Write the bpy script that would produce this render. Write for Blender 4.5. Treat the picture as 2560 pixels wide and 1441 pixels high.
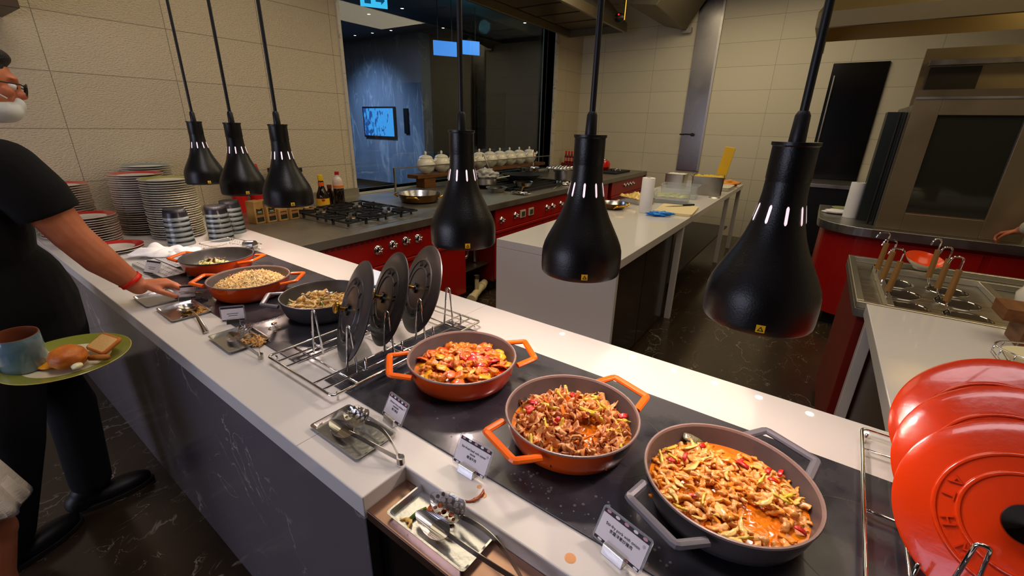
import bpy, bmesh, math, random
from mathutils import Vector, Matrix, Euler, noise
random.seed(7)
PI = math.pi
S = bpy.context.scene
COL = S.collection
for o in list(bpy.data.objects): bpy.data.objects.remove(o)

# ------------------------------------------------------------------ camera
cam_d = bpy.data.cameras.new('camera'); cam = bpy.data.objects.new('camera', cam_d); COL.objects.link(cam)
S.camera = cam
cam_d.sensor_fit = 'HORIZONTAL'; cam_d.sensor_width = 36.0
cam_d.lens = 36.0 * 1091.66 / 2560.0
cam_d.clip_start = 0.05; cam_d.clip_end = 60
PITCH, ROLL, YAW, EYE = math.radians(20.454), math.radians(1.294), math.radians(33.834), 1.60
fw = Vector((-math.sin(YAW)*math.cos(PITCH), math.cos(YAW)*math.cos(PITCH), -math.sin(PITCH)))
rt0 = Vector((math.cos(YAW), math.sin(YAW), 0)); up0 = rt0.cross(fw)
rt = math.cos(ROLL)*rt0 + math.sin(ROLL)*up0
up = -math.sin(ROLL)*rt0 + math.cos(ROLL)*up0
m = Matrix((rt, up, -fw)).transposed().to_4x4(); m.translation = (0, 0, EYE)
cam.matrix_world = m

# ------------------------------------------------------------------ world, exposure, room light
S.view_settings.view_transform = 'Standard'; S.view_settings.look = 'None'
S.view_settings.gamma = 1.0; S.view_settings.use_curve_mapping = False
S.view_settings.exposure = 0.0
W = bpy.data.worlds.new('world'); S.world = W; W.use_nodes = True
W.node_tree.nodes['Background'].inputs[0].default_value = (0.9, 0.75, 0.55, 1)
W.node_tree.nodes['Background'].inputs[1].default_value = 0.02

def light(name, kind, loc, energy, color, rot=(0, 0, 0), size=0.1, size_y=None, parent=None, spot=None, blend=0.3):
    d = bpy.data.lights.new(name, kind); d.energy = energy; d.color = color
    if kind == 'AREA':
        d.size = size
        if size_y: d.shape = 'RECTANGLE'; d.size_y = size_y
    else: d.shadow_soft_size = size
    if kind == 'SPOT': d.spot_size = spot; d.spot_blend = blend
    o = bpy.data.objects.new(name, d); COL.objects.link(o); o.location = loc; o.rotation_euler = rot
    if parent: o.parent = parent
    return o
WARM = (1.0, 0.83, 0.56)
light('kitchen_ceiling_light', 'AREA', (-1.9, 3.0, 3.35), 31, WARM, size=1.6, size_y=2.6)
light('kitchen_ceiling_light', 'AREA', (-1.0, 5.8, 3.35), 42, WARM, size=2.0, size_y=2.0)
light('kitchen_ceiling_light', 'AREA', (1.2, 2.9, 3.35), 20, WARM, size=1.6, size_y=1.6)
light('kitchen_ceiling_light', 'AREA', (-2.8, 0.9, 3.35), 7, WARM, size=1.2, size_y=0.8)
light('buffet_ceiling_light', 'AREA', (-0.6, 0.55, 3.35), 25, (1.0, 0.88, 0.90), size=2.2, size_y=0.4)
light('dining_room_window_light', 'AREA', (-2.2, -2.4, 1.3), 44, (0.74, 0.75, 1.0), rot=(math.radians(84), 0, 0.0), size=2.2, size_y=1.8)
light('canopy_hood_light', 'AREA', (1.7, 4.75, 2.95), 9, (1.0, 0.80, 0.45), size=0.9, size_y=0.4)
light('corridor_wall_light', 'SPOT', (-9.6, 5.9, 3.4), 420, (0.46, 0.66, 1.0), rot=(math.radians(42), 0, 0), size=0.1, spot=math.radians(80), blend=1.0)
light('corridor_ceiling_light', 'AREA', (-7.8, 4.6, 3.35), 75, (0.52, 0.68, 1.0), size=3.0, size_y=3.0)
light('corridor_warm_fill', 'AREA', (-5.6, 8.2, 3.4), 16, (1.0, 0.86, 0.56), size=2.0, size_y=1.6)  # added unseen fill, keeps the corridor's right side from going black
light('sign_glow', 'POINT', (-5.0, 6.5, 3.1), 5, (0.25, 0.85, 1.0), size=0.1)

# ------------------------------------------------------------------ materials
def lin(c):
    return tuple(((v/255)/12.92 if v/255 <= 0.04045 else ((v/255+0.055)/1.055)**2.4) for v in c)
MATS = {}
def mat(name, color, rough=0.5, metal=0.0, noise_amt=0.0, noise_scale=8.0, color2=None, bump=0.0, bump_scale=40.0,
        coat=0.0, trans=0.0, emit=None, emit_s=0.0, ior=1.45, rough2=None, sss=0.0, stretch=None, alpha=None):
    if name in MATS: return MATS[name]
    M = bpy.data.materials.new(name); M.use_nodes = True; MATS[name] = M
    nt = M.node_tree; b = nt.nodes['Principled BSDF']
    c1 = lin(color) + (1,)
    b.inputs['Base Color'].default_value = c1
    b.inputs['Roughness'].default_value = rough; b.inputs['Metallic'].default_value = metal
    b.inputs['Coat Weight'].default_value = coat; b.inputs['Transmission Weight'].default_value = trans
    b.inputs['IOR'].default_value = ior
    if alpha is not None: b.inputs['Alpha'].default_value = alpha
    if sss: b.inputs['Subsurface Weight'].default_value = sss; b.inputs['Subsurface Radius'].default_value = (0.02, 0.008, 0.004)
    if emit: b.inputs['Emission Color'].default_value = lin(emit) + (1,); b.inputs['Emission Strength'].default_value = emit_s
    tc = nt.nodes.new('ShaderNodeTexCoord'); src = tc.outputs['Object']
    if stretch:
        mp = nt.nodes.new('ShaderNodeMapping'); mp.inputs['Scale'].default_value = stretch
        nt.links.new(src, mp.inputs['Vector']); src = mp.outputs['Vector']
    if color2 or rough2 is not None or noise_amt:
        n = nt.nodes.new('ShaderNodeTexNoise'); n.inputs['Scale'].default_value = noise_scale; n.inputs['Detail'].default_value = 6
        nt.links.new(src, n.inputs['Vector'])
        r = nt.nodes.new('ShaderNodeMapRange'); r.inputs[1].default_value = 0.35; r.inputs[2].default_value = 0.65
        nt.links.new(n.outputs['Fac'], r.inputs[0])
        if color2:
            mx = nt.nodes.new('ShaderNodeMix'); mx.data_type = 'RGBA'
            mx.inputs[6].default_value = c1; mx.inputs[7].default_value = lin(color2) + (1,)
            nt.links.new(r.outputs[0], mx.inputs[0]); nt.links.new(mx.outputs[2], b.inputs['Base Color'])
        if rough2 is not None:
            r2 = nt.nodes.new('ShaderNodeMapRange'); r2.inputs[3].default_value = rough; r2.inputs[4].default_value = rough2
            nt.links.new(r.outputs[0], r2.inputs[0]); nt.links.new(r2.outputs[0], b.inputs['Roughness'])
    if bump:
        n2 = nt.nodes.new('ShaderNodeTexNoise'); n2.inputs['Scale'].default_value = bump_scale; n2.inputs['Detail'].default_value = 4
        nt.links.new(src, n2.inputs['Vector'])
        bp = nt.nodes.new('ShaderNodeBump'); bp.inputs['Strength'].default_value = bump; bp.inputs['Distance'].default_value = 0.01
        nt.links.new(n2.outputs['Fac'], bp.inputs['Height']); nt.links.new(bp.outputs['Normal'], b.inputs['Normal'])
    return M

def tile_mat(name, color, axis, off, size, rough=0.65, bump=0.6):
    M = bpy.data.materials.new(name); M.use_nodes = True; MATS[name] = M
    nt = M.node_tree; b = nt.nodes['Principled BSDF']; b.inputs['Roughness'].default_value = rough
    tc = nt.nodes.new('ShaderNodeTexCoord'); sp = nt.nodes.new('ShaderNodeSeparateXYZ'); nt.links.new(tc.outputs['Object'], sp.inputs[0])
    cb = nt.nodes.new('ShaderNodeCombineXYZ')
    nt.links.new(sp.outputs[axis], cb.inputs[0]); nt.links.new(sp.outputs['Z'], cb.inputs[1])
    mp = nt.nodes.new('ShaderNodeMapping'); mp.inputs['Location'].default_value = (-off[0], -off[1], 0); nt.links.new(cb.outputs[0], mp.inputs[0])
    br = nt.nodes.new('ShaderNodeTexBrick'); br.offset = 0.0; br.squash = 1.0
    br.inputs['Scale'].default_value = 1.0; br.inputs['Brick Width'].default_value = size[0]; br.inputs['Row Height'].default_value = size[1]
    br.inputs['Mortar Size'].default_value = 0.0022; br.inputs['Mortar Smooth'].default_value = 0.1
    c = lin(color); br.inputs['Color1'].default_value = c+(1,); br.inputs['Color2'].default_value = tuple(v*0.95 for v in c)+(1,)
    br.inputs['Mortar'].default_value = tuple(v*0.42 for v in c)+(1,)
    nt.links.new(mp.outputs[0], br.inputs['Vector']); nt.links.new(br.outputs['Color'], b.inputs['Base Color'])
    mp2 = nt.nodes.new('ShaderNodeMapping'); mp2.inputs['Scale'].default_value = (1, 1, 1.9); nt.links.new(tc.outputs['Object'], mp2.inputs[0])
    n2 = nt.nodes.new('ShaderNodeTexNoise'); n2.inputs['Scale'].default_value = 75; n2.inputs['Detail'].default_value = 3
    nt.links.new(mp2.outputs[0], n2.inputs['Vector'])
    bp = nt.nodes.new('ShaderNodeBump'); bp.inputs['Strength'].default_value = bump; bp.inputs['Distance'].default_value = 0.012
    nt.links.new(n2.outputs['Fac'], bp.inputs['Height']); nt.links.new(bp.outputs['Normal'], b.inputs['Normal'])
    return M

def marble_mat(name, base, base2, vein, scale=2.0, vein_w=0.012, rough=0.2, tile=None, spec_tint=None, stretch=(1, 1, 1)):
    M = bpy.data.materials.new(name); M.use_nodes = True; MATS[name] = M
    nt = M.node_tree; b = nt.nodes['Principled BSDF']; b.inputs['Roughness'].default_value = rough
    tc = nt.nodes.new('ShaderNodeTexCoord')
    mp = nt.nodes.new('ShaderNodeMapping'); mp.inputs['Scale'].default_value = stretch; mp.inputs['Rotation'].default_value = (0.3, 0.5, 0.6)
    nt.links.new(tc.outputs['Object'], mp.inputs[0])
    n = nt.nodes.new('ShaderNodeTexNoise'); n.inputs['Scale'].default_value = scale*1.5; n.inputs['Detail'].default_value = 8
    nt.links.new(mp.outputs[0], n.inputs['Vector'])
    base_mix = nt.nodes.new('ShaderNodeMix'); base_mix.data_type = 'RGBA'
    base_mix.inputs[6].default_value = lin(base)+(1,); base_mix.inputs[7].default_value = lin(base2)+(1,)
    nt.links.new(n.outputs['Fac'], base_mix.inputs[0])
    last = base_mix.outputs[2]
    for k, (sc, w) in enumerate(((scale, vein_w), (scale*2.7, vein_w*0.8))):
        nn = nt.nodes.new('ShaderNodeTexNoise'); nn.inputs['Scale'].default_value = sc; nn.inputs['Detail'].default_value = 5; nn.inputs['Distortion'].default_value = 0.6
        mp3 = nt.nodes.new('ShaderNodeMapping'); mp3.inputs['Location'].default_value = (3.1*k+1, 7.7*k, 2.0); nt.links.new(mp.outputs[0], mp3.inputs[0])
        nt.links.new(mp3.outputs[0], nn.inputs['Vector'])
        sub = nt.nodes.new('ShaderNodeMath'); sub.operation = 'SUBTRACT'; sub.inputs[1].default_value = 0.5; nt.links.new(nn.outputs['Fac'], sub.inputs[0])
        ab = nt.nodes.new('ShaderNodeMath'); ab.operation = 'ABSOLUTE'; nt.links.new(sub.outputs[0], ab.inputs[0])
        mr = nt.nodes.new('ShaderNodeMapRange'); mr.inputs[1].default_value = 0; mr.inputs[2].default_value = w; mr.inputs[3].default_value = 0.85; mr.inputs[4].default_value = 0
        nt.links.new(ab.outputs[0], mr.inputs[0])
        gate = nt.nodes.new('ShaderNodeTexNoise'); gate.inputs['Scale'].default_value = sc*0.9; nt.links.new(mp.outputs[0], gate.inputs['Vector'])
        gr = nt.nodes.new('ShaderNodeMapRange'); gr.inputs[1].default_value = 0.5; gr.inputs[2].default_value = 0.62; nt.links.new(gate.outputs['Fac'], gr.inputs[0])
        mul = nt.nodes.new('ShaderNodeMath'); mul.operation = 'MULTIPLY'; nt.links.new(mr.outputs[0], mul.inputs[0]); nt.links.new(gr.outputs[0], mul.inputs[1])
        mx = nt.nodes.new('ShaderNodeMix'); mx.data_type = 'RGBA'; mx.inputs[7].default_value = lin(vein)+(1,)
        nt.links.new(last, mx.inputs[6]); nt.links.new(mul.outputs[0], mx.inputs[0]); last = mx.outputs[2]
    nt.links.new(last, b.inputs['Base Color'])
    return M

def chip_mat(name, color, chip, spots):
    """enamel with grey patches where it flaked off; spots = [(angle, z, half angle, half z)] in the pan's own frame"""
    M = mat(name, color, rough=0.16, coat=0.4)
    nt = M.node_tree; b = nt.nodes['Principled BSDF']
    tc = nt.nodes.new('ShaderNodeTexCoord'); sp = nt.nodes.new('ShaderNodeSeparateXYZ'); nt.links.new(tc.outputs['Object'], sp.inputs[0])
    at = nt.nodes.new('ShaderNodeMath'); at.operation = 'ARCTAN2'; nt.links.new(sp.outputs['Y'], at.inputs[0]); nt.links.new(sp.outputs['X'], at.inputs[1])
    nz = nt.nodes.new('ShaderNodeTexNoise'); nz.inputs['Scale'].default_value = 45; nt.links.new(tc.outputs['Object'], nz.inputs['Vector'])
    total = None
    def math_(op, a, bb):
        n = nt.nodes.new('ShaderNodeMath'); n.operation = op
        for i, v in enumerate((a, bb)):
            if isinstance(v, (int, float)): n.inputs[i].default_value = v
            else: nt.links.new(v, n.inputs[i])
        return n.outputs[0]
    for (a, z, ha, hz) in spots:
        da = math_('DIVIDE', math_('SUBTRACT', at.outputs[0], a), ha); dz = math_('DIVIDE', math_('SUBTRACT', sp.outputs['Z'], z), hz)
        d = math_('ADD', math_('MULTIPLY', da, da), math_('MULTIPLY', dz, dz))
        d = math_('ADD', d, math_('MULTIPLY', math_('SUBTRACT', nz.outputs['Fac'], 0.5), 2.2))
        k = math_('LESS_THAN', d, 1.0)
        total = k if total is None else math_('MAXIMUM', total, k)
    mx = nt.nodes.new('ShaderNodeMix'); mx.data_type = 'RGBA'; mx.inputs[6].default_value = lin(color)+(1,); mx.inputs[7].default_value = lin(chip)+(1,)
    nt.links.new(total, mx.inputs[0]); nt.links.new(mx.outputs[2], b.inputs['Base Color'])
    nt.links.new(math_('ADD', math_('MULTIPLY', total, 0.4), 0.16), b.inputs['Roughness'])
    return M

white_top = mat('white_quartz', (222, 217, 210), rough=0.12, coat=0.3)
steel = mat('brushed_steel', (176, 172, 164), rough=0.28, metal=1.0, rough2=0.4, noise_scale=6, stretch=(1, 12, 1))
steel_dk = mat('dark_steel_top', (150, 144, 132), rough=0.32, metal=0.85, rough2=0.48, noise_scale=5)
chrome = mat('chrome', (225, 222, 220), rough=0.06, metal=1.0)
steel_pol = mat('polished_steel', (205, 205, 206), rough=0.22, metal=1.0, bump=0.05, bump_scale=60)
red_en = mat('red_panel', (162, 22, 15), rough=0.32)
red_dk = mat('dark_red_panel', (112, 18, 14), rough=0.4)
black_mt = mat('black_lamp_paint', (12, 11, 11), rough=0.34, bump=0.08, bump_scale=300)
black_pl = mat('black_plastic', (16, 16, 18), rough=0.4)
iron = mat('black_cast_iron', (20, 20, 21), rough=0.6, bump=0.3, bump_scale=150)
reflector = mat('lamp_reflector', (235, 225, 215), rough=0.25, metal=0.9)
bulb_m = mat('lamp_bulb', (255, 230, 215), emit=(255, 214, 196), emit_s=14)
slot_m = mat('lamp_slot_glow', (255, 230, 240), emit=(255, 222, 232), emit_s=0.85)
orange_en = mat('orange_enamel', (226, 84, 8), rough=0.15, coat=0.5, color2=(206, 62, 4), noise_scale=9)
orange_hd = mat('orange_enamel_handle', (238, 100, 14), rough=0.2, coat=0.4)
grey_en = mat('grey_enamel', (70, 66, 68), rough=0.35, coat=0.1)
grey_hd = mat('grey_enamel_handle', (92, 90, 98), rough=0.35)
pan_in = mat('pan_interior', (92, 84, 84), rough=0.38, color2=(76, 70, 70), noise_scale=12)
pan_in_dk = mat('pan_interior_dark', (82, 80, 76), rough=0.36, color2=(66, 64, 62), noise_scale=12)
pan_rim = mat('pan_rim', (128, 106, 98), rough=0.4)
chip_en = chip_mat('chipped_orange_enamel', (226, 84, 8), (92, 88, 84), [(-1.52, 0.064, 0.20, 0.026), (-0.80, 0.068, 0.34, 0.022)])
lid_bk = mat('black_enamel_lid', (52, 48, 47), rough=0.34, coat=0.1, bump=0.03, bump_scale=200)
lid_rd = mat('red_enamel_lid', (206, 52, 4), rough=0.2, coat=0.3, bump=0.06, bump_scale=40)
brass = mat('brass', (214, 164, 62), rough=0.22, metal=1.0)
hob_glass = mat('hob_black_glass', (38, 38, 46), rough=0.16, rough2=0.42, noise_scale=7, color2=(58, 56, 62), coat=0.15)
wood = mat('brown_wood', (128, 78, 34), rough=0.45, color2=(98, 56, 22), noise_scale=4, stretch=(12, 1, 12))
china = mat('cream_china', (232, 226, 205), rough=0.18, coat=0.3)
plastic_y = mat('yellow_plastic', (232, 186, 16), rough=0.35)
paper = mat('white_paper', (238, 236, 234), rough=0.8, bump=0.15, bump_scale=90)
skin = mat('skin', (206, 128, 88), rough=0.5, sss=0.08, color2=(190, 108, 70), noise_scale=14)
glass_m = mat('clear_glass', (245, 250, 248), rough=0.02, trans=1.0, ior=1.02)
acry = mat('clear_acrylic', (240, 243, 246), rough=0.08, trans=0.85, ior=1.15)

def win_glass():
    M = bpy.data.materials.new('window_glass'); M.use_nodes = True; nt = M.node_tree; nt.nodes.clear()
    out = nt.nodes.new('ShaderNodeOutputMaterial'); mx = nt.nodes.new('ShaderNodeMixShader'); lw = nt.nodes.new('ShaderNodeLayerWeight'); pw = nt.nodes.new('ShaderNodeMath'); pw.operation = 'POWER'; pw.inputs[1].default_value = 3.0
    nt.links.new(lw.outputs['Facing'], pw.inputs[0]); fr = nt.nodes.new('ShaderNodeMath'); fr.operation = 'MULTIPLY_ADD'; fr.inputs[1].default_value = 0.55; fr.inputs[2].default_value = 0.035; nt.links.new(pw.outputs[0], fr.inputs[0])
    t = nt.nodes.new('ShaderNodeBsdfTransparent'); t.inputs[0].default_value = (0.86, 0.9, 0.92, 1)
    g = nt.nodes.new('ShaderNodeBsdfGlossy'); g.inputs['Roughness'].default_value = 0.01
    nt.links.new(fr.outputs[0], mx.inputs[0]); nt.links.new(t.outputs[0], mx.inputs[1]); nt.links.new(g.outputs[0], mx.inputs[2]); nt.links.new(mx.outputs[0], out.inputs[0])
    return M
window_glass = win_glass()

# ------------------------------------------------------------------ mesh helpers
class MB:
    def __init__(s): s.v = []; s.f = []; s.mi = []; s.cur = 0
    def add(s, vs, fs):
        b = len(s.v); s.v += [tuple(v) for v in vs]; s.f += [tuple(b+i for i in f) for f in fs]; s.mi += [s.cur]*len(fs); return s
    def box(s, x0, x1, y0, y1, z0, z1, M=None):
        vs = [Vector((x, y, z)) for z in (z0, z1) for y in (y0, y1) for x in (x0, x1)]
        if M: vs = [M @ v for v in vs]
        return s.add(vs, [(0, 2, 3, 1), (4, 5, 7, 6), (0, 1, 5, 4), (2, 6, 7, 3), (0, 4, 6, 2), (1, 3, 7, 5)])
    def lathe(s, prof, n=48, M=None, a0=0, a1=2*PI, sx=1, sy=1):
        full = abs(a1-a0-2*PI) < 1e-6; cnt = n if full else n+1; vs = []
        for r, z in prof:
            for i in range(cnt):
                a = a0+(a1-a0)*i/n; v = Vector((r*math.cos(a)*sx, r*math.sin(a)*sy, z)); vs.append(M @ v if M else v)
        fs = []
        for j in range(len(prof)-1):
            for i in range(n):
                i2 = (i+1) % cnt; fs.append((j*cnt+i, j*cnt+i2, (j+1)*cnt+i2, (j+1)*cnt+i))
        return s.add(vs, fs)
    def disc(s, r, z, n=48, M=None, up=True):
        vs = [Vector((r*math.cos(2*PI*i/n), r*math.sin(2*PI*i/n), z)) for i in range(n)]
        if M: vs = [M @ v for v in vs]
        return s.add(vs, [tuple(range(n)) if up else tuple(reversed(range(n)))])
    def cyl(s, p0, p1, r0, r1=None, n=16, cap=True):
        return s.tube([p0, p1], [r0, r0 if r1 is None else r1], n, cap)
    def tube(s, pts, r, n=8, cap=True, closed=False, flat=None):
        pts = [Vector(p) for p in pts]; k = len(pts); rs = r if isinstance(r, (list, tuple)) else [r]*k
        vs = []; prev = None
        for i, p in enumerate(pts):
            if closed: t = (pts[(i+1) % k]-pts[i-1])
            else: t = pts[min(i+1, k-1)]-pts[max(i-1, 0)]
            t = t.normalized() if t.length > 1e-9 else Vector((0, 0, 1))
            if prev is None:
                a = Vector((0, 0, 1)) if abs(t.z) < 0.9 else Vector((1, 0, 0)); u = t.cross(a).normalized()
            else:
                u = (prev-t*prev.dot(t)).normalized()
            prev = u; w = t.cross(u)
            for j in range(n):
                a = 2*PI*j/n; q = u*math.cos(a)*rs[i]; q2 = w*math.sin(a)*rs[i]*(flat if flat else 1); vs.append(p+q+q2)
        fs = []
        rng = k if closed else k-1
        for i in range(rng):
            i2 = (i+1) % k
            for j in range(n): fs.append((i*n+j, i*n+(j+1) % n, i2*n+(j+1) % n, i2*n+j))
        if cap and not closed: fs.append(tuple(reversed(range(n)))); fs.append(tuple((k-1)*n+j for j in range(n)))
        return s.add(vs, fs)
    def prism(s, poly, z0, z1, M=None):
        n = len(poly); vs = [Vector((x, y, z)) for z in (z0, z1) for x, y in poly]
        if M: vs = [M @ v for v in vs]
        return s.add(vs, [tuple(reversed(range(n))), tuple(range(n, 2*n))]+[(i, (i+1) % n, n+(i+1) % n, n+i) for i in range(n)])
    def ell(s, c, r, n=16, m=10, M=None):
        vs = []; c = Vector(c)
        for j in range(1, m):
            t = PI*j/m
            for i in range(n):
                a = 2*PI*i/n; vs.append(Vector((r[0]*math.sin(t)*math.cos(a), r[1]*math.sin(t)*math.sin(a), r[2]*math.cos(t))))
        vs += [Vector((0, 0, r[2])), Vector((0, 0, -r[2]))]
        vs = [(M @ v if M else v)+c for v in vs]
        fs = []
        for j in range(m-2):
            for i in range(n): fs.append((j*n+i, (j+1)*n+i, (j+1)*n+(i+1) % n, j*n+(i+1) % n))
        T = (m-1)*n
        for i in range(n): fs.append((T, i, (i+1) % n)); fs.append((T+1, (m-2)*n+(i+1) % n, (m-2)*n+i))
        return s.add(vs, fs)
    def mesh(s, name, mats, smooth=True):
        me = bpy.data.meshes.new(name); me.from_pydata(s.v, [], s.f)
        for mm in (mats if isinstance(mats, (list, tuple)) else [mats]): me.materials.append(mm)
        me.polygons.foreach_set('material_index', s.mi)
        me.polygons.foreach_set('use_smooth', [smooth]*len(me.polygons)); me.update()
        return me
    def build(s, name, mats, parent=None, loc=(0, 0, 0), rot=(0, 0, 0), smooth=False, bevel=0.0, auto=True):
        me = s.mesh(name, mats, smooth)
        bm = bmesh.new(); bm.from_mesh(me); bmesh.ops.recalc_face_normals(bm, faces=bm.faces); 
        if smooth and auto:
            for e in bm.edges:
                if len(e.link_faces) == 2 and e.calc_face_angle(0) > math.radians(38): e.smooth = False
        bm.to_mesh(me); bm.free()
        o = bpy.data.objects.new(name, me); COL.objects.link(o); o.location = loc; o.rotation_euler = rot
        if parent: o.parent = parent
        if bevel:
            b = o.modifiers.new('bevel', 'BEVEL'); b.width = bevel; b.segments = 2; b.limit_method = 'ANGLE'
        return o

def tag(o, label, cat, group=None, kind=None):
    o['label'] = label; o['category'] = cat
    if group: o['group'] = group
    if kind: o['kind'] = kind
    return o
def thing(name, label, cat, loc=(0, 0, 0), rot=(0, 0, 0), group=None):
    o = bpy.data.objects.new(name, None); COL.objects.link(o); o.empty_display_size = 0.05
    o.location = loc; o.rotation_euler = rot if isinstance(rot, (tuple, list, Euler)) else (0, 0, rot)
    return tag(o, label, cat, group)
def struct(o): o['kind'] = 'structure'; return o
def kids(o): return [c for c in bpy.data.objects if c.parent == o]
def copy_tree(o, kidmap, parent=None):
    c = o.copy(); COL.objects.link(c); c.parent = parent
    for ch in kidmap.get(o.name, []): copy_tree(ch, kidmap, c)
    return c
def kid_map(root):
    mp = {}
    def rec(o):
        ks = kids(o); mp[o.name] = ks
        for k in ks: rec(k)
    rec(root); return mp
def rnd(poly, r, n=5):
    """round the corners of a 2D polygon"""
    out = []; k = len(poly)
    for i in range(k):
        p = Vector(poly[i]); a = (Vector(poly[i-1])-p).normalized(); b = (Vector(poly[(i+1) % k])-p).normalized()
        ang = a.angle(b); d = r/math.tan(ang/2); p0 = p+a*d; p1 = p+b*d; c = p+(a+b).normalized()*(r/math.sin(ang/2))
        v0 = p0-c; v1 = p1-c; th = v0.angle(v1); sgn = 1 if v0.x*v1.y-v0.y*v1.x > 0 else -1
        for j in range(n+1):
            t = sgn*th*j/n; out.append((c.x+v0.x*math.cos(t)-v0.y*math.sin(t), c.y+v0.x*math.sin(t)+v0.y*math.cos(t)))
    return out
def rnd3(pts, r=0.01, n=4, closed=False):
    """round corners of a 3D wire path"""
    pts = [Vector(p) for p in pts]; out = []; k = len(pts)
    for i, p in enumerate(pts):
        if not closed and i in (0, k-1): out.append(p); continue
        a = pts[i-1]-p; b = pts[(i+1) % k]-p; d = min(r, a.length*0.45, b.length*0.45); p0 = p+a.normalized()*d; p1 = p+b.normalized()*d
        for j in range(n+1):
            t = j/n; out.append(p0*(1-t)**2+p*2*t*(1-t)+p1*t*t)
    return out
def holes_mesh(outer, holes, thick):
    """flat sheet with real holes, from 2D outlines"""
    cu = bpy.data.curves.new('tmp', 'CURVE'); cu.dimensions = '2D'; cu.fill_mode = 'BOTH'; cu.extrude = thick/2
    for pl in [outer]+holes:
        sp = cu.splines.new('POLY'); sp.points.add(len(pl)-1); sp.use_cyclic_u = True
        for i, (x, y) in enumerate(pl): sp.points[i].co = (x, y, 0, 1)
    o = bpy.data.objects.new('tmp', cu); COL.objects.link(o)
    me = bpy.data.meshes.new_from_object(o.evaluated_get(bpy.context.evaluated_depsgraph_get()))
    bpy.data.objects.remove(o); bpy.data.curves.remove(cu)
    return me
def from_mesh(name, me, mt, parent=None, loc=(0, 0, 0), rot=(0, 0, 0)):
    me.materials.clear(); me.materials.append(mt)
    o = bpy.data.objects.new(name, me); COL.objects.link(o); o.location = loc; o.rotation_euler = rot
    if parent: o.parent = parent
    return o
def text(name, body, size, mt, parent, loc, rot, ext=0.0003, align='CENTER'):
    cu = bpy.data.curves.new(name, 'FONT'); cu.body = body; cu.size = size; cu.align_x = align; cu.align_y = 'CENTER'; cu.extrude = ext; cu.resolution_u = 3
    o = bpy.data.objects.new(name+'_tmp', cu); COL.objects.link(o)
    dg = bpy.context.evaluated_depsgraph_get(); me = bpy.data.meshes.new_from_object(o.evaluated_get(dg))
    bpy.data.objects.remove(o)
    return from_mesh(name, me, mt, parent, loc, rot)
def ellipse(cx, cy, rx, ry, n=16, rot=0):
    return [(cx+rx*math.cos(2*PI*i/n)*math.cos(rot)-ry*math.sin(2*PI*i/n)*math.sin(rot), cy+rx*math.cos(2*PI*i/n)*math.sin(rot)+ry*math.sin(2*PI*i/n)*math.cos(rot)) for i in range(n)]

# ------------------------------------------------------------------ room shell
XW, YB, CEIL = -3.8, 7.7, 3.45
tile_l = tile_mat('cream_stone_tile_window_wall', (200, 185, 155), 'Y', (0.81, 0.895), (0.635, 0.3145), bump=0.75)
tile_b = tile_mat('cream_stone_tile_back_wall', (206, 198, 174), 'X', (-2.53, 0.895), (0.86, 0.3145), bump=0.12)
floor_m = marble_mat('dark_brown_marble', (40, 31, 21), (66, 52, 38), (150, 140, 122), scale=2.2, vein_w=0.007, rough=0.18, stretch=(1.8, 1, 1))
panel_m = marble_mat('dark_grey_marble', (92, 86, 90), (112, 105, 108), (186, 176, 166), scale=1.3, vein_w=0.007, rough=0.16, stretch=(1, 1, 1))
blue_m = marble_mat('corridor_marble', (96, 108, 124), (132, 144, 160), (168, 176, 184), scale=0.8, vein_w=0.03, rough=0.4, stretch=(2.4, 1, 0.6))
jamb_m = marble_mat('white_marble_trim', (176, 168, 152), (200, 192, 176), (120, 112, 104), scale=4, vein_w=0.03, rough=0.25)
dark_wall = mat('dark_wood_wall', (46, 42, 34), rough=0.45, color2=(34, 30, 24), noise_scale=3, stretch=(10, 10, 1))
ceil_m = mat('ceiling_paint', (150, 145, 135), rough=0.8)
dark_ceil = mat('corridor_ceiling_paint', (84, 86, 92), rough=0.7)
WY0, WY1, WZ0, WZ1 = 2.82, 6.72, 0.93, 3.12
wl = MB()
wl.box(XW-0.22, XW, -2.6, WY0, 0, CEIL).box(XW-0.22, XW, WY1, YB, 0, CEIL).box(XW-0.22, XW, WY0, WY1, 0, WZ0).box(XW-0.22, XW, WY0, WY1, WZ1, CEIL)
struct(wl.build('wall_left', tile_l))
struct(MB().box(XW-0.22, 3.4, YB, YB+0.2, 0, CEIL).build('wall_back', tile_b))
struct(MB().box(3.2, 3.4, -2.6, YB, 0, CEIL).build('wall_right', tile_b))
struct(MB().box(XW, 3.2, -2.8, -2.6, 0, CEIL).build('wall_front', mat('dining_wall', (70, 60, 52), rough=0.6)))
struct(MB().box(-12.5, 3.4, -2.8, 10.2, -0.1, 0).build('floor', floor_m))
struct(MB().box(XW-0.22, 3.4, -2.8, YB+0.2, CEIL, CEIL+0.1).build('ceiling', ceil_m))
# window trim and glass
t = MB(); t.box(XW-0.2, XW+0.015, WY0-0.03, WY0, WZ0-0.03, WZ1+0.03); t.box(XW-0.2, XW+0.02, WY1, WY1+0.10, WZ0-0.03, WZ1+0.09)
t.box(XW-0.2, XW+0.02, WY0-0.03, WY1, WZ1, WZ1+0.09)
struct(t.build('trim_1', jamb_m))
struct(MB().box(XW-0.2, XW+0.02, WY0, WY1, WZ0-0.03, WZ0).build('trim_2', mat('sill_stone', (190, 186, 172), rough=0.3)))
struct(MB().box(XW-0.135, XW-0.125, WY0, WY1, WZ0, WZ1).build('window_1', window_glass))
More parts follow.
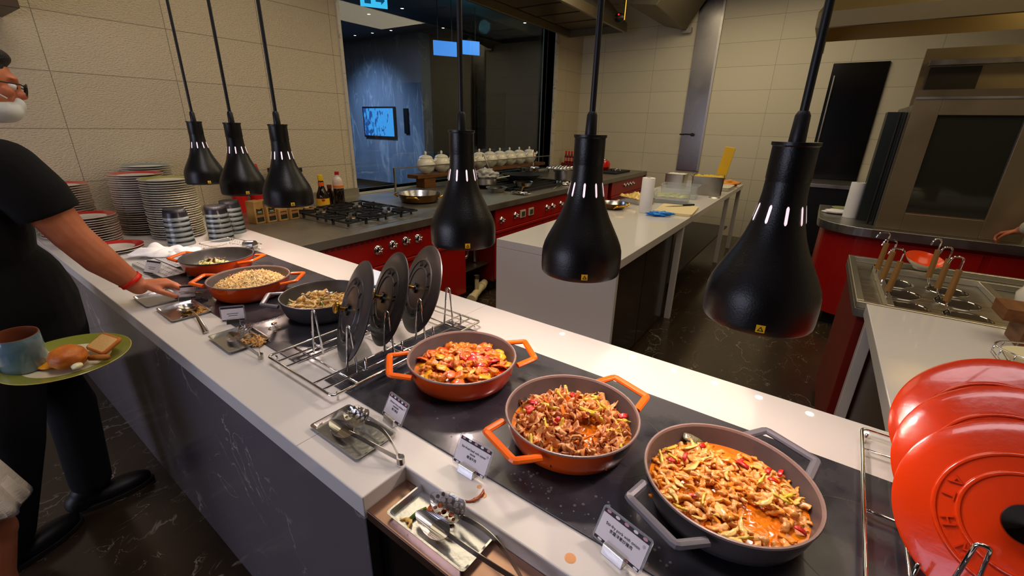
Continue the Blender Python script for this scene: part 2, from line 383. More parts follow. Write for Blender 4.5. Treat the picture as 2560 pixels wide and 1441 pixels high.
# corridor beyond the glass
struct(MB().box(-12.5, -8.0, 8.0, 8.3, 0, 3.5).build('wall_corridor_end', blue_m))
c = MB(); c.box(-8.0, -7.9, 8.3, 10.2, 0, 3.5); c.box(-8.0, -7.7, 10.0, 10.2, 0, 3.5); c.box(-7.7, XW-0.22, 9.6, 9.8, 0, 3.5); c.box(-7.75, -7.65, 9.6, 10.2, 0, 3.5)
struct(c.build('wall_corridor_dark', dark_wall))
struct(MB().box(-12.5, -12.3, -2.8, 8.0, 0, 3.5).build('wall_corridor_side', blue_m))
struct(MB().box(-12.5, XW-0.22, -2.8, 10.2, 3.5, 3.6).build('ceiling_corridor', dark_ceil))
struct(MB().box(-12.3, -8.0, 7.975, 8.0, 0, 0.10).build('baseboard_corridor', mat('black_skirting', (12, 12, 14), rough=0.4)))
for x0, x1 in ((-7.35, -6.75), (-5.75, -5.2)):
    o = MB().box(x0, x1, 9.55, 9.6, 0, 2.35).build('trim_3', mat('dark_recess', (9, 9, 9), rough=0.25)); struct(o)
# wall screen, speaker, exit signs, corridor spots
tv = thing('wall_screen', 'blue lit screen in black frame on marble wall beyond the window', 'screen', (-9.54, 7.97, 1.6))
MB().box(-0.60, 0.60, -0.03, 0.03, -0.37, 0.37).build('screen_frame', black_pl, tv, bevel=0.005)
def screen_mat():
    M = bpy.data.materials.new('screen_picture'); M.use_nodes = True; nt = M.node_tree; b = nt.nodes['Principled BSDF']
    tc = nt.nodes.new('ShaderNodeTexCoord'); n = nt.nodes.new('ShaderNodeTexNoise'); n.inputs['Scale'].default_value = 9; n.inputs['Detail'].default_value = 5
    mp = nt.nodes.new('ShaderNodeMapping'); mp.inputs['Scale'].default_value = (1.6, 1, 0.7); nt.links.new(tc.outputs['Object'], mp.inputs[0]); nt.links.new(mp.outputs[0], n.inputs['Vector'])
    sp = nt.nodes.new('ShaderNodeSeparateXYZ'); nt.links.new(tc.outputs['Object'], sp.inputs[0])
    a = nt.nodes.new('ShaderNodeMath'); a.operation = 'MULTIPLY_ADD'; a.inputs[1].default_value = 0.22; nt.links.new(sp.outputs['X'], a.inputs[0]); nt.links.new(n.outputs['Fac'], a.inputs[2])
    cr = nt.nodes.new('ShaderNodeValToRGB'); nt.links.new(a.outputs[0], cr.inputs[0])
    cr.color_ramp.elements[0].position = 0.40; cr.color_ramp.elements[0].color = lin((24, 70, 140))+(1,)
    cr.color_ramp.elements[1].position = 0.46; cr.color_ramp.elements[1].color = lin((60, 165, 245))+(1,)
    nt.links.new(cr.outputs[0], b.inputs['Emission Color']); b.inputs['Emission Strength'].default_value = 1.0; b.inputs['Base Color'].default_value = (0.02, 0.03, 0.05, 1)
    return M
MB().box(-0.56, 0.56, -0.036, -0.031, -0.33, 0.33).build('display', screen_mat(), tv)
tag(MB().box(-0.07, 0.07, -0.05, 0.0, -0.29, 0.29).build('wall_speaker', black_pl, loc=(-8.56, 8.0, 1.64), bevel=0.01), 'narrow black wall speaker right of the blue lit screen', 'speaker')
sign_m = mat('lit_sign_face', (120, 190, 255), emit=(74, 150, 245), emit_s=0.95)
sign_c = mat('lit_sign_cyan', (120, 230, 255), emit=(70, 205, 255), emit_s=1.1)
for nm, loc, w, h, mm, lab, stem in (
        ('exit_sign', (-5.25, 4.45, 3.09), 0.34, 0.17, sign_c, 'bright cyan lit exit sign hanging at the top edge behind the window', 0.3),
        ('exit_sign', (-5.6, 6.18, 2.78), 0.40, 0.22, sign_m, 'lit blue exit sign hanging behind the window, left of the pair', 0.4),
        ('exit_sign', (-5.6, 6.80, 2.875), 0.40, 0.22, sign_m, 'lit blue exit sign hanging behind the window, right of the pair', 0.4)):
    s_ = thing(nm, lab, 'sign', loc, math.radians(58), group='exit signs in the corridor')
    MB().box(-w/2, w/2, -0.012, 0.012, -h/2, h/2).build('sign_panel', mm, s_, bevel=0.004)
    for q_ in (-0.3, 0.3): MB().cyl((w*q_, 0, h/2), (w*q_, 0, 3.5-loc[2]), 0.005).build('hanging_rod', black_pl, s_)
    if mm is sign_c:
        ic = MB(); ic.box(-0.12, -0.04, -0.014, -0.0125, -0.05, 0.05); ic.box(0.02, 0.09, -0.014, -0.0125, -0.02, 0.02); ic.add([(0.09, -0.0135, 0.05), (0.14, -0.0135, 0), (0.09, -0.0135, -0.05)], [(0, 1, 2)])
        ic.build('sign_symbol', mat('sign_symbol', (20, 120, 160), emit=(16, 110, 160), emit_s=0.5), s_)
spot_m = mat('downlight_glow', (255, 240, 220), emit=(255, 236, 214), emit_s=9)
dl = None
sp_list = [(-10.9+0.62*i, 7.55, 0) for i in range(5)]+[(-10.3+0.9*i, 6.3, 0) for i in range(5)]+[(-7.0, 4.4, 0), (-6.2, 4.2, 0), (-7.2, 7.9, 0), (-5.4, 8.3, 0), (-5.0, 7.0, 0)]
for i, (x, y, _) in enumerate(sp_list):
    if dl is None:
        d_ = thing('downlight', 'small round ceiling spot lit in the dim corridor beyond the window', 'ceiling light', (x, y, 3.5), 0, group='corridor ceiling spots')
        MB().lathe([(0.028, -0.004), (0.045, -0.004), (0.045, 0.0)], 20).build('trim_ring', black_pl, d_)
        MB().disc(0.028, -0.003, 16).build('lens', spot_m, d_); dl = kid_map(d_); dl0 = d_
    else:
        q = copy_tree(dl0, dl); q.location = (x, y, 3.5)

# stainless strip with lever, dark door panel on back wall
st = thing('steel_wall_panel', 'tall brushed steel strip on back wall with a lever handle', 'wall panel', (-1.78, YB, 0))
MB().box(-0.16, 0.16, -0.03, 0.0, 0.97, 3.44).build('steel_sheet', mat('strip_steel', (150, 146, 142), rough=0.22, metal=1.0, rough2=0.3, noise_scale=3), st, bevel=0.003)
MB().box(0.16, 0.19, -0.045, 0.0, 0.97, 3.44).build('edge_bead', steel, st)
lv = MB(); lv.cyl((0.02, -0.03, 1.52), (0.02, -0.09, 1.52), 0.026, n=20); lv.tube([(0.02, -0.085, 1.52), (-0.08, -0.085, 1.525), (-0.17, -0.085, 1.52)], 0.011, 10)
lv.build('lever_handle', black_pl, st, smooth=True)
dr = MB().box(-0.13, 0.46, YB-0.035, YB-0.001, 0.0, 2.45).build('door_1', mat('black_glass_door', (7, 8, 11), rough=0.18), bevel=0.004); struct(dr)
MB().cyl((-0.085, YB-0.07, 1.35), (-0.085, YB-0.07, 2.30), 0.012).box(-0.095, -0.075, YB-0.07, YB-0.035, 1.38, 1.41).box(-0.095, -0.075, YB-0.07, YB-0.035, 2.24, 2.27).build('door_handle', steel, dr)

# ------------------------------------------------------------------ buffet counter (its own frame, turned 2.1 degrees)
CA = -math.radians(2.1)
KX = Vector((math.cos(CA), math.sin(CA), 0)); KY = Vector((-math.sin(CA), math.cos(CA), 0)); K0 = Vector((0, 0.3585, 0))
def K(u, v, z=0.0): return tuple(K0+KX*u+KY*v+Vector((0, 0, z)))
HC = 0.92; D = 0.897
ct = thing('buffet_counter', 'long white topped buffet counter with dark marble front', 'counter', K(0, 0, 0), CA)
U0, U1, UL = -3.78, 1.5, -0.592
top = MB(); top.prism([(U0, 0), (UL, 0), (UL, 0.106), (U1, 0.106), (U1, D), (U0, D)], HC-0.052, HC)
top.build('worktop', white_top, ct, bevel=0.003)
MB().box(U0, UL-0.004, 0.014, 0.04, 0.0, HC-0.053).build('front_panel', panel_m, ct)
MB().box(UL-0.004, U1, 0.026, 0.04, 0.0, 0.855).build('ledge_front', mat('near_black_front', (10, 8, 8), rough=0.2), ct)
MB().box(UL+0.002, U1, 0.004, 0.105, 0.862, 0.886).build('ledge', mat('rose_steel_ledge', (176, 140, 122), rough=0.2, metal=1.0, rough2=0.3, noise_scale=7), ct, bevel=0.002)
MB().box(U0, U1, D-0.03, D-0.01, 0.0, HC-0.053).build('back_panel', mat('back_panel', (60, 56, 54), rough=0.5), ct)
MB().box(UL-0.003, UL+0.001, 0.002, 0.040, 0.0, 0.862).build('end_trim', mat('end_trim', (70, 66, 70), rough=0.3), ct)
refl_dot = MB().disc(0.006, 0.0012, 12).lathe([(0.006, 0.0012), (0.009, 0.0012), (0.009, 0)], 12).mesh('spot_reflection', mat('spot_reflection_glow', (255, 250, 240), emit=(255, 248, 236), emit_s=3.5))  # glowing discs imitate ceiling spots mirrored in the worktop; no fittings here
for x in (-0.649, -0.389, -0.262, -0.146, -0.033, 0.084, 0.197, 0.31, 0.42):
    o = bpy.data.objects.new('spot_reflection', refl_dot); COL.objects.link(o); o.parent = ct; o.location = (x, D-0.036, HC)
# seam lines in worktop
for u in (-0.83, -2.35, -1.02): MB().box(u-0.0006, u+0.0006, 0.0 if u != -1.02 else 0.70, 0.175 if u != -1.02 else D, HC, HC+0.0003).build('worktop_seam', mat('seam', (150, 144, 136), rough=0.5), ct)

def hob(u0, u1, lab):
    h = thing('induction_hob', lab, 'hob', K((u0+u1)/2, 0.434, HC), CA, group='black glass hobs')
    w = (u1-u0)/2
    MB().prism(rnd([(-w, -0.247), (w, -0.247), (w, 0.252), (-w, 0.252)], 0.008), 0.0, 0.004).build('glass_top', hob_glass, h, bevel=0.001)
    for k in range(max(1, int((u1-u0)/0.45))):
        cx = -w+0.28+0.47*k; MB().lathe([(0.118, 0.0043), (0.120, 0.0043)], 48, Matrix.Translation((cx, 0.02, 0))).build('zone_ring', mat('zone_ring', (70, 66, 66), rough=0.3), h)
    return h
hob(-2.52, -1.165, 'black glass hob under the three far pans, left of the black lids')
hob(-1.03, 1.4, 'black glass hob under the three near pans')

# ------------------------------------------------------------------ pans
def pan(name, lab, xy, ang, en, hd, inner, r=0.15):
    p = thing('casserole_pan', lab, 'pan', (xy[0], xy[1], HC+0.0045), math.radians(ang), group='casserole pans on the buffet')
    k = r/0.15
    prof = [(0.0, 0.002), (0.112, 0.002), (0.122, 0.005), (0.134, 0.016), (0.141, 0.034), (0.146, 0.055), (0.1485, 0.070)]
    MB().lathe([(a*k, z) for a, z in prof], 72).build('pan_body', en, p, smooth=True)
    MB().lathe([(0.1485*k, 0.070), (0.151*k, 0.0725), (0.150*k, 0.0755), (0.1465*k, 0.0755), (0.1445*k, 0.071)], 72).build('rim', pan_rim if inner is pan_in else grey_en, p, smooth=True)
    MB().lathe([(a*k, z) for a, z in [(0.1445, 0.071), (0.1415, 0.055), (0.136, 0.034), (0.128, 0.018), (0.115, 0.0085), (0.0, 0.0065)]], 72).build('pan_interior', inner, p, smooth=True)
    for s in (1, -1):
        h = MB(); w0, w1, o0, o1, th = 0.068, 0.052, 0.141, 0.196, 0.0075
        pts = [(s*o0, -w0, 0.061), (s*o1, -w1, 0.068), (s*o1, w1, 0.068), (s*o0, w0, 0.061)]
        pts = [(x*k, y*k, z) for x, y, z in pts]
        h.tube(rnd3(pts, 0.006, 2), 0.0092, 8, flat=0.7)
        h.build('loop_handle', hd, p, bevel=0.001)
    return p
pans = {}
pans['pork'] = pan('pork', 'grey casserole pan of pork strips, nearest the red lids', (-0.016, 0.761), 63, grey_en, grey_hd, pan_in, 0.151)
pans['beef'] = pan('beef', 'chipped orange casserole pan of stir-fried beef, middle of near three', (-0.344, 0.767), 69, chip_en, orange_hd, pan_in)
pans['chk'] = pan('chk', 'orange casserole pan of chicken and peppers right of the lid rack', (-0.708, 0.815), 49, orange_en, orange_hd, pan_in)
pans['noodle'] = pan('noodle', 'dark grey casserole pan behind the black lids holding noodles and tofu', (-1.422, 0.863), 50, grey_en, grey_hd, pan_in_dk)
pans['rice'] = pan('rice', 'orange casserole pan heaped with fried rice', (-1.825, 0.795), 42, orange_en, orange_hd, pan_in)
pans['veg'] = pan('veg', 'farthest orange casserole pan holding stir-fried cabbage beside the steel trays', (-2.243, 0.857), 32, orange_en, orange_hd, pan_in_dk)

# ------------------------------------------------------------------ food
def chunk_mesh(name, mt, r, sx, sy, sz, seed, amp=0.25, sub=3, freq=1.7):
    bm = bmesh.new(); bmesh.ops.create_icosphere(bm, subdivisions=sub, radius=1)
    for v in bm.verts:
        n = noise.noise(v.co*freq+Vector((seed*3.3, seed, 0)))+0.5*noise.noise(v.co*freq*2.3+Vector((seed, 9, 1)))
        v.co = v.co*(1+amp*n*1.6)
        v.co = Vector((v.co.x*sx*r, v.co.y*sy*r, v.co.z*sz*r))
    me = bpy.data.meshes.new(name); bm.to_mesh(me); bm.free()
    for p in me.polygons: p.use_smooth = True
    me.materials.append(mt); return me
def strip_mesh(name, mt, L, w, th, seed, bend=0.6, twist=1.0, wave=0.3, n=14):
    R = random.Random(seed); mb = MB(); pts = []; ws = []
    ph = R.uniform(0, 6); k = R.uniform(0.5, 1)*bend*R.choice((-1, 1))
    for i in range(n):
        t = i/(n-1); a = k*(t-0.5)*2
        x = L*(t-0.5)*(1-0.1*abs(k)); y = L*0.35*k*(t-0.5)**2*4*0.5; z = wave*w*math.sin(t*5+ph)
        pts.append(Vector((x, y, z))); ws.append(w*(0.35+0.65*math.sin(PI*min(max(t*1.0, 0.06), 0.94)))*(1+0.25*math.sin(t*11+ph)))
    m_ = 8; vs = []
    for i, p in enumerate(pts):
        tw = twist*(i/(n-1)-0.5)
        for j in range(m_):
            a = 2*PI*j/m_; v = Vector((0, math.cos(a)*ws[i], math.sin(a)*th*(0.6+0.4*ws[i]/w)))
            v = Matrix.Rotation(tw, 3, 'X') @ v; q_ = p+v; nz = noise.noise_vector(q_*(2.2/w)*0.35+Vector((seed*1.7, 0, seed)))
            vs.append(q_+Vector((nz.x, nz.y, nz.z*0.6))*w*0.75)
    fs = [(i*m_+j, i*m_+(j+1) % m_, (i+1)*m_+(j+1) % m_, (i+1)*m_+j) for i in range(n-1) for j in range(m_)]
    fs += [tuple(reversed(range(m_))), tuple((n-1)*m_+j for j in range(m_))]
    mb.add(vs, fs); return mb.mesh(name, mt)
def patch_mesh(name, mt, w, l, th, seed, curl=0.9):
    """curved piece of pepper / onion"""
    R = random.Random(seed); bm = bmesh.new(); n = 9; rows = []
    for s in (1, -1):
        row = []
        for i in range(n):
            r_ = []
            for j in range(n):
                u = -1+2*i/(n-1); v = -1+2*j/(n-1)
                # squash square to blobby shape
                uu = u*math.sqrt(max(0.0, 1-v*v*0.35)); vv = v*math.sqrt(max(0.0, 1-u*u*0.35))
                z = curl*l*0.5*(-(uu*uu)*0.6-(vv*vv)*0.15)+0.15*w*noise.noise(Vector((u*1.5+seed, v*1.5, seed)))
                edge = max(abs(u), abs(v)); t_ = th*(1 if edge < 0.99 else 0.4)
                r_.append(bm.verts.new((uu*l*(1+0.15*noise.noise(Vector((v*2, seed, 3)))), vv*w, z+s*t_/2)))
            row.append(r_)
        rows.append(row)
    for s_i, row in enumerate(rows):
        for i in range(n-1):
            for j in range(n-1):
                q = [row[i][j], row[i+1][j], row[i+1][j+1], row[i][j+1]]; bm.faces.new(q if s_i == 0 else q[::-1])
    def ring(row): return [row[i][0] for i in range(n)]+[row[n-1][j] for j in range(1, n)]+[row[i][n-1] for i in range(n-2, -1, -1)]+[row[0][j] for j in range(n-2, 0, -1)]
    a, b = ring(rows[0]), ring(rows[1])
    for i in range(len(a)): bm.faces.new((a[i], b[i], b[(i+1) % len(a)], a[(i+1) % len(a)]))
    bmesh.ops.recalc_face_normals(bm, faces=bm.faces)
    me = bpy.data.meshes.new(name); bm.to_mesh(me); bm.free()
    for p in me.polygons: p.use_smooth = True
    me.materials.append(mt); return me
def food_mat(n, c, c2, rough=0.28, coat=0.45, sss=0.05, sc=60):
    M = mat(n, c, rough=rough, coat=coat, color2=c2, noise_scale=sc, bump=0.25, bump_scale=180, sss=sss)
    M.node_tree.nodes['Principled BSDF'].inputs['Subsurface Radius'].default_value = (0.01, 0.004, 0.001); return M
chk_m = food_mat('glazed_chicken', (226, 132, 20), (186, 84, 8)); pep_r = food_mat('red_pepper', (200, 22, 4), (170, 12, 4)); pep_o = food_mat('orange_pepper', (238, 104, 12), (226, 80, 8))
pep_y = food_mat('yellow_pepper', (240, 176, 20), (232, 150, 10)); beef_m = food_mat('sliced_beef', (236, 168, 104), (206, 122, 58), rough=0.35); beef_d = food_mat('dark_beef', (186, 112, 66), (150, 80, 40))
onion_m = food_mat('onion', (236, 196, 110), (220, 166, 70)); spring_m = food_mat('spring_onion', (226, 190, 60), (190, 170, 40)); green_m = food_mat('green_leaf', (96, 120, 24), (60, 92, 16))
pork_m = food_mat('pork_strip_meat', (236, 172, 96), (214, 132, 50)); pork_o = food_mat('pork_strip_glazed', (236, 150, 44), (222, 126, 26)); tofu_m = food_mat('tofu', (236, 200, 130), (214, 160, 80))
nood_m = food_mat('noodle', (238, 206, 138), (226, 180, 96)); mush_m = food_mat('mushroom', (122, 70, 34), (84, 46, 24)); cab_m = food_mat('cabbage', (228, 222, 160), (206, 196, 110)); carrot_m = food_mat('carrot', (236, 130, 30), (222, 106, 20))
sauce_o = mat('orange_sauce', (226, 130, 20), rough=0.08, coat=0.6, color2=(206, 104, 10), noise_scale=30, bump=0.2, bump_scale=40)
sauce_g = mat('thin_yellow_sauce', (184, 150, 70), rough=0.1, coat=0.5)

def mound(name, lab, pan_o, r, z0, h, mt, seed, parentless=True, rough_amp=0.006, freq=18, cx=0, cy=0):
    bm = bmesh.new(); n, m_ = 40, 96; c = bm.verts.new((0, 0, 0)); prev = None; rings = []
    for i in range(1, n+1):
        ring = []
        for j in range(m_):
            a = 2*PI*j/m_; rr = r*i/n; ring.append(bm.verts.new((rr*math.cos(a), rr*math.sin(a), 0)))
        rings.append(ring)
    for j in range(m_): bm.faces.new((c, rings[0][j], rings[0][(j+1) % m_]))
    for i in range(n-1):
        for j in range(m_): bm.faces.new((rings[i][j], rings[i+1][j], rings[i+1][(j+1) % m_], rings[i][(j+1) % m_]))
    for v in bm.verts:
        d = v.co.xy.length/r; e = max(0.0, 1-d**3)
        v.co.z = h*e*(1+0.5*noise.noise(Vector((v.co.x*10+seed, v.co.y*10, seed))))+e*rough_amp*(noise.noise(Vector((v.co.x*freq*4, v.co.y*freq*4, seed)))+0.7*noise.noise(Vector((v.co.x*freq*10, v.co.y*freq*10, seed))))
    me = bpy.data.meshes.new(name); bm.to_mesh(me); bm.free()
    for p in me.polygons: p.use_smooth = True
    me.materials.append(mt)
    o = bpy.data.objects.new(name, me); COL.objects.link(o); o.location = (pan_o.location.x+cx, pan_o.location.y+cy, pan_o.location.z+z0)
    tag(o, lab, 'food', kind='stuff'); return o
def scatter(pan_o, items, r, z0, h, seed, cx=0, cy=0, cut=None, tilt=0.5):
    """items: (name, label, cat, group, [meshes], count, lift)"""
    R = random.Random(seed)
    for name, lab, cat, group, meshes, count, lift in items:
        for i in range(count):
            for _ in range(20):
                a = R.uniform(0, 2*PI); rr = r*math.sqrt(R.random())
                x, y = rr*math.cos(a), rr*math.sin(a)
                if cut is None or not cut(x, y): break
            z = z0+h*max(0, 1-(rr/r)**2.2)+R.uniform(-0.004, 0.004)+lift
            o = bpy.data.objects.new(name, R.choice(meshes)); COL.objects.link(o)
            o.location = (pan_o.location.x+x+cx, pan_o.location.y+y+cy, pan_o.location.z+z)
            o.rotation_euler = (R.uniform(-tilt, tilt), R.uniform(-tilt, tilt), R.uniform(0, 2*PI)); sc = R.uniform(0.8, 1.2); o.scale = (sc, sc, sc)
            tag(o, lab, cat, group)
P_ = pans['chk']
mound('braise_sauce', 'orange brown sauce between the chicken and pepper pieces', P_, 0.136, 0.030, 0.012, sauce_o, 3)
ckm = [chunk_mesh('chicken_piece', chk_m, 0.0135, 1.35, 0.85, 0.75, s, amp=0.38) for s in range(6)]
scatter(P_, [
    ('pepper_piece', 'red pepper piece in the orange pan of glazed chicken', 'pepper', 'red pepper pieces among the chicken', [patch_mesh('red_pepper', pep_r, 0.014, 0.020, 0.004, s) for s in (1, 2, 3)], 18, 0.007),
    ('chicken_piece', 'glazed brown chicken piece in the pan of mixed peppers', 'chicken', 'chicken pieces in the pan', ckm, 70, 0.004),
    ('pepper_piece', 'orange pepper piece in the orange pan of glazed chicken', 'pepper', 'orange pepper pieces among the chicken', [patch_mesh('orange_pepper', pep_o, 0.015, 0.021, 0.004, s) for s in (4, 5, 6)], 30, 0.008),
    ('pepper_piece', 'yellow pepper piece in the orange pan of glazed chicken', 'pepper', 'yellow pepper pieces among the chicken', [patch_mesh('yellow_pepper', pep_y, 0.014, 0.023, 0.004, s) for s in (7, 8, 9)], 26, 0.009)], 0.122, 0.032, 0.022, 11)
P_ = pans['beef']
mound('beef_sauce', 'thin orange brown sauce pooled under the sliced beef', P_, 0.138, 0.032, 0.004, sauce_o, 5)
hole = lambda x, y: (x-0.045)**2+(y+0.01)**2 < 0.0011
bfm = [strip_mesh('beef_slice', beef_m, 0.034, 0.0105, 0.0028, s, bend=1.8, twist=3.2, wave=1.0) for s in range(9)]+[strip_mesh('beef_slice', beef_d, 0.030, 0.009, 0.0028, s+50, bend=1.6, twist=2, wave=0.8) for s in range(2)]
scatter(P_, [
    ('beef_slice', 'curled slice of brown beef in the chipped orange pan', 'beef', 'beef slices in the chipped pan', bfm, 230, 0.004),
    ('onion_stick', 'pale yellow onion stalk piece among the sliced beef', 'onion', 'onion stalks among the beef', [strip_mesh('onion_stick', spring_m, 0.040, 0.0042, 0.0042, s, bend=0.2, twist=0, wave=0) for s in (1, 2)], 22, 0.012),
    ('carrot_slice', 'orange carrot slice among the sliced beef', 'carrot', 'carrot slices among the beef', [patch_mesh('carrot_slice', carrot_m, 0.007, 0.016, 0.003, s, 0.2) for s in (1, 2)], 9, 0.012),
    ('chilli_slice', 'small red chilli slice among the sliced beef', 'chilli', 'chilli slices among the beef', [patch_mesh('chilli_slice', pep_r, 0.006, 0.011, 0.003, s) for s in (1, 2)], 6, 0.014)], 0.128, 0.030, 0.026, 21, cut=hole, tilt=0.9)
P_ = pans['pork']
mound('pork_sauce', 'oily orange sauce around the pork strips', P_, 0.139, 0.036, 0.002, sauce_o, 8)
hole2 = lambda x, y: ((x-0.07)**2+(y+0.05)**2 < 0.0012) or (x+0.02)**2+(y-0.125)**2 < 0.0016
pkm = [strip_mesh('pork_strip', pork_m, 0.028, 0.0068, 0.0046, s, bend=0.9, twist=1.0, wave=0.4) for s in range(6)]+[strip_mesh('pork_strip', pork_o, 0.034, 0.0055, 0.0036, s+50, bend=0.9, twist=1.4, wave=0.6) for s in range(5)]
scatter(P_, [
    ('pork_strip', 'strip of stir-fried pork in the near grey pan', 'pork', 'pork strips in the grey pan', pkm, 290, 0.002),
    ('onion_slice', 'soft yellow onion slice among the pork strips', 'onion', 'onion slices among the pork', [strip_mesh('onion_slice', onion_m, 0.036, 0.005, 0.002, s, bend=1.0, twist=0.5, wave=0.2) for s in (1, 2, 3)], 24, 0.010),
    ('spring_onion_piece', 'thin yellow green spring onion piece among the pork strips', 'spring onion', 'spring onion pieces among the pork', [strip_mesh('spring_onion', spring_m, 0.034, 0.0032, 0.0032, s, bend=0.3, twist=0, wave=0) for s in (1, 2)], 10, 0.013),
    ('chilli_slice', 'small red chilli slice among the pork strips', 'chilli', 'chilli slices among the pork', [patch_mesh('chilli_slice2', pep_r, 0.005, 0.012, 0.003, s) for s in (3, 4)], 10, 0.013)], 0.131, 0.035, 0.014, 31, cut=hole2, tilt=0.45)
o = bpy.data.objects.new('bay_leaf', patch_mesh('bay_leaf', food_mat('bay_leaf', (104, 98, 62), (84, 80, 48)), 0.010, 0.022, 0.0015, 3, 0.4)); COL.objects.link(o)
o.location = (P_.location.x-0.083, P_.location.y+0.098, P_.location.z+0.052); o.rotation_euler = (0.4, 0.3, 0.3); tag(o, 'dull olive leaf stuck to inside wall of pork pan', 'leaf')
P_ = pans['noodle']
mound('noodle_base', 'pale mixed noodles heaped low in the dark grey pan', P_, 0.120, 0.022, 0.014, nood_m, 4, cx=-0.01, cy=-0.01)
scatter(P_, [
    ('noodle_strand', 'thick pale noodle piece in the dark grey pan', 'noodle', 'noodle pieces in the dark pan', [strip_mesh('noodle_strand', nood_m, 0.05, 0.0042, 0.004, s, bend=1.8, twist=0, wave=1.0) for s in range(5)], 95, 0.004),
    ('tofu_piece', 'fried yellow tofu piece among the noodles', 'tofu', 'tofu pieces among the noodles', [chunk_mesh('tofu_piece', tofu_m, 0.013, 1.1, 1.0, 0.5, s, amp=0.08, sub=2) for s in (1, 2)], 16, 0.012),
    ('mushroom_slice', 'brown mushroom slice among the noodles', 'mushroom', 'mushroom slices among the noodles', [patch_mesh('mushroom_slice', mush_m, 0.006, 0.016, 0.003, s) for s in (1, 2)], 14, 0.013),
    ('green_leaf_piece', 'small green leaf piece among the noodles', 'vegetable', 'green leaf pieces among the noodles', [patch_mesh('green_leaf_piece', green_m, 0.006, 0.012, 0.002, s) for s in (1, 2)], 4, 0.014)], 0.108, 0.024, 0.026, 41, cx=-0.012, cy=-0.012, tilt=0.7)
P_ = pans['rice']
rice_m = food_mat('fried_rice', (250, 222, 160), (240, 196, 120), rough=0.5, coat=0.1, sc=200)
mound('fried_rice', 'heap of pale fried rice filling the second far orange pan', P_, 0.137, 0.034, 0.050, rice_m, 6, rough_amp=0.010, freq=26)
gm = strip_mesh('rice_grain', rice_m, 0.0085, 0.0017, 0.0016, 1, bend=0.2, twist=0, wave=0, n=5)
# loose grains over the heap: one object nobody could count
gb = MB(); R_ = random.Random(5)
for i in range(1500):
    a = R_.uniform(0, 2*PI); rr = 0.130*math.sqrt(R_.random()); x, y = rr*math.cos(a), rr*math.sin(a); d = rr/0.137; e = max(0, 1-d**3)
    z = 0.034+0.050*e*(1+0.5*noise.noise(Vector((x*10+6, y*10, 6))))+e*0.010*(noise.noise(Vector((x*104, y*104, 6)))+0.7*noise.noise(Vector((x*260, y*260, 6))))
    MM = Matrix.Translation((x, y, z+0.0008)) @ Euler((R_.uniform(-1, 1), R_.uniform(-1, 1), R_.uniform(0, 6))).to_matrix().to_4x4()
    gb.add([MM @ v.co for v in gm.vertices], [tuple(p.vertices) for p in gm.polygons])
rice_o = bpy.data.objects['fried_rice']; g_o = gb.build('rice_grains', rice_m, rice_o, loc=P_.location-rice_o.location, smooth=True, auto=False); g_o['kind'] = 'stuff'
scatter(P_, [('vegetable_bit', 'tiny brown and green vegetable bit on the fried rice', 'vegetable', 'vegetable bits in the rice', [chunk_mesh('vegetable_bit', m__, 0.0035, 1.2, 1, 0.7, s, sub=1) for s, m__ in enumerate((carrot_m, green_m, mush_m))], 40, 0.013)], 0.11, 0.036, 0.052, 51)
P_ = pans['veg']
mound('cabbage_base', 'low heap of pale cooked cabbage in the farthest pan', P_, 0.095, 0.012, 0.020, cab_m, 9, cx=-0.01, cy=-0.035)
scatter(P_, [
    ('cabbage_piece', 'pale green cabbage piece in the farthest orange pan', 'cabbage', 'cabbage pieces in the farthest pan', [patch_mesh('cabbage_piece', cab_m, 0.010, 0.022, 0.0025, s, 1.2) for s in range(4)], 60, 0.004),
    ('mushroom_slice', 'dark mushroom slice among the cabbage', 'mushroom', 'mushroom slices among the cabbage', [patch_mesh('mushroom_slice2', mush_m, 0.008, 0.016, 0.003, s) for s in (1, 2)], 8, 0.012)], 0.085, 0.014, 0.034, 61, cx=-0.01, cy=-0.03, tilt=0.8)

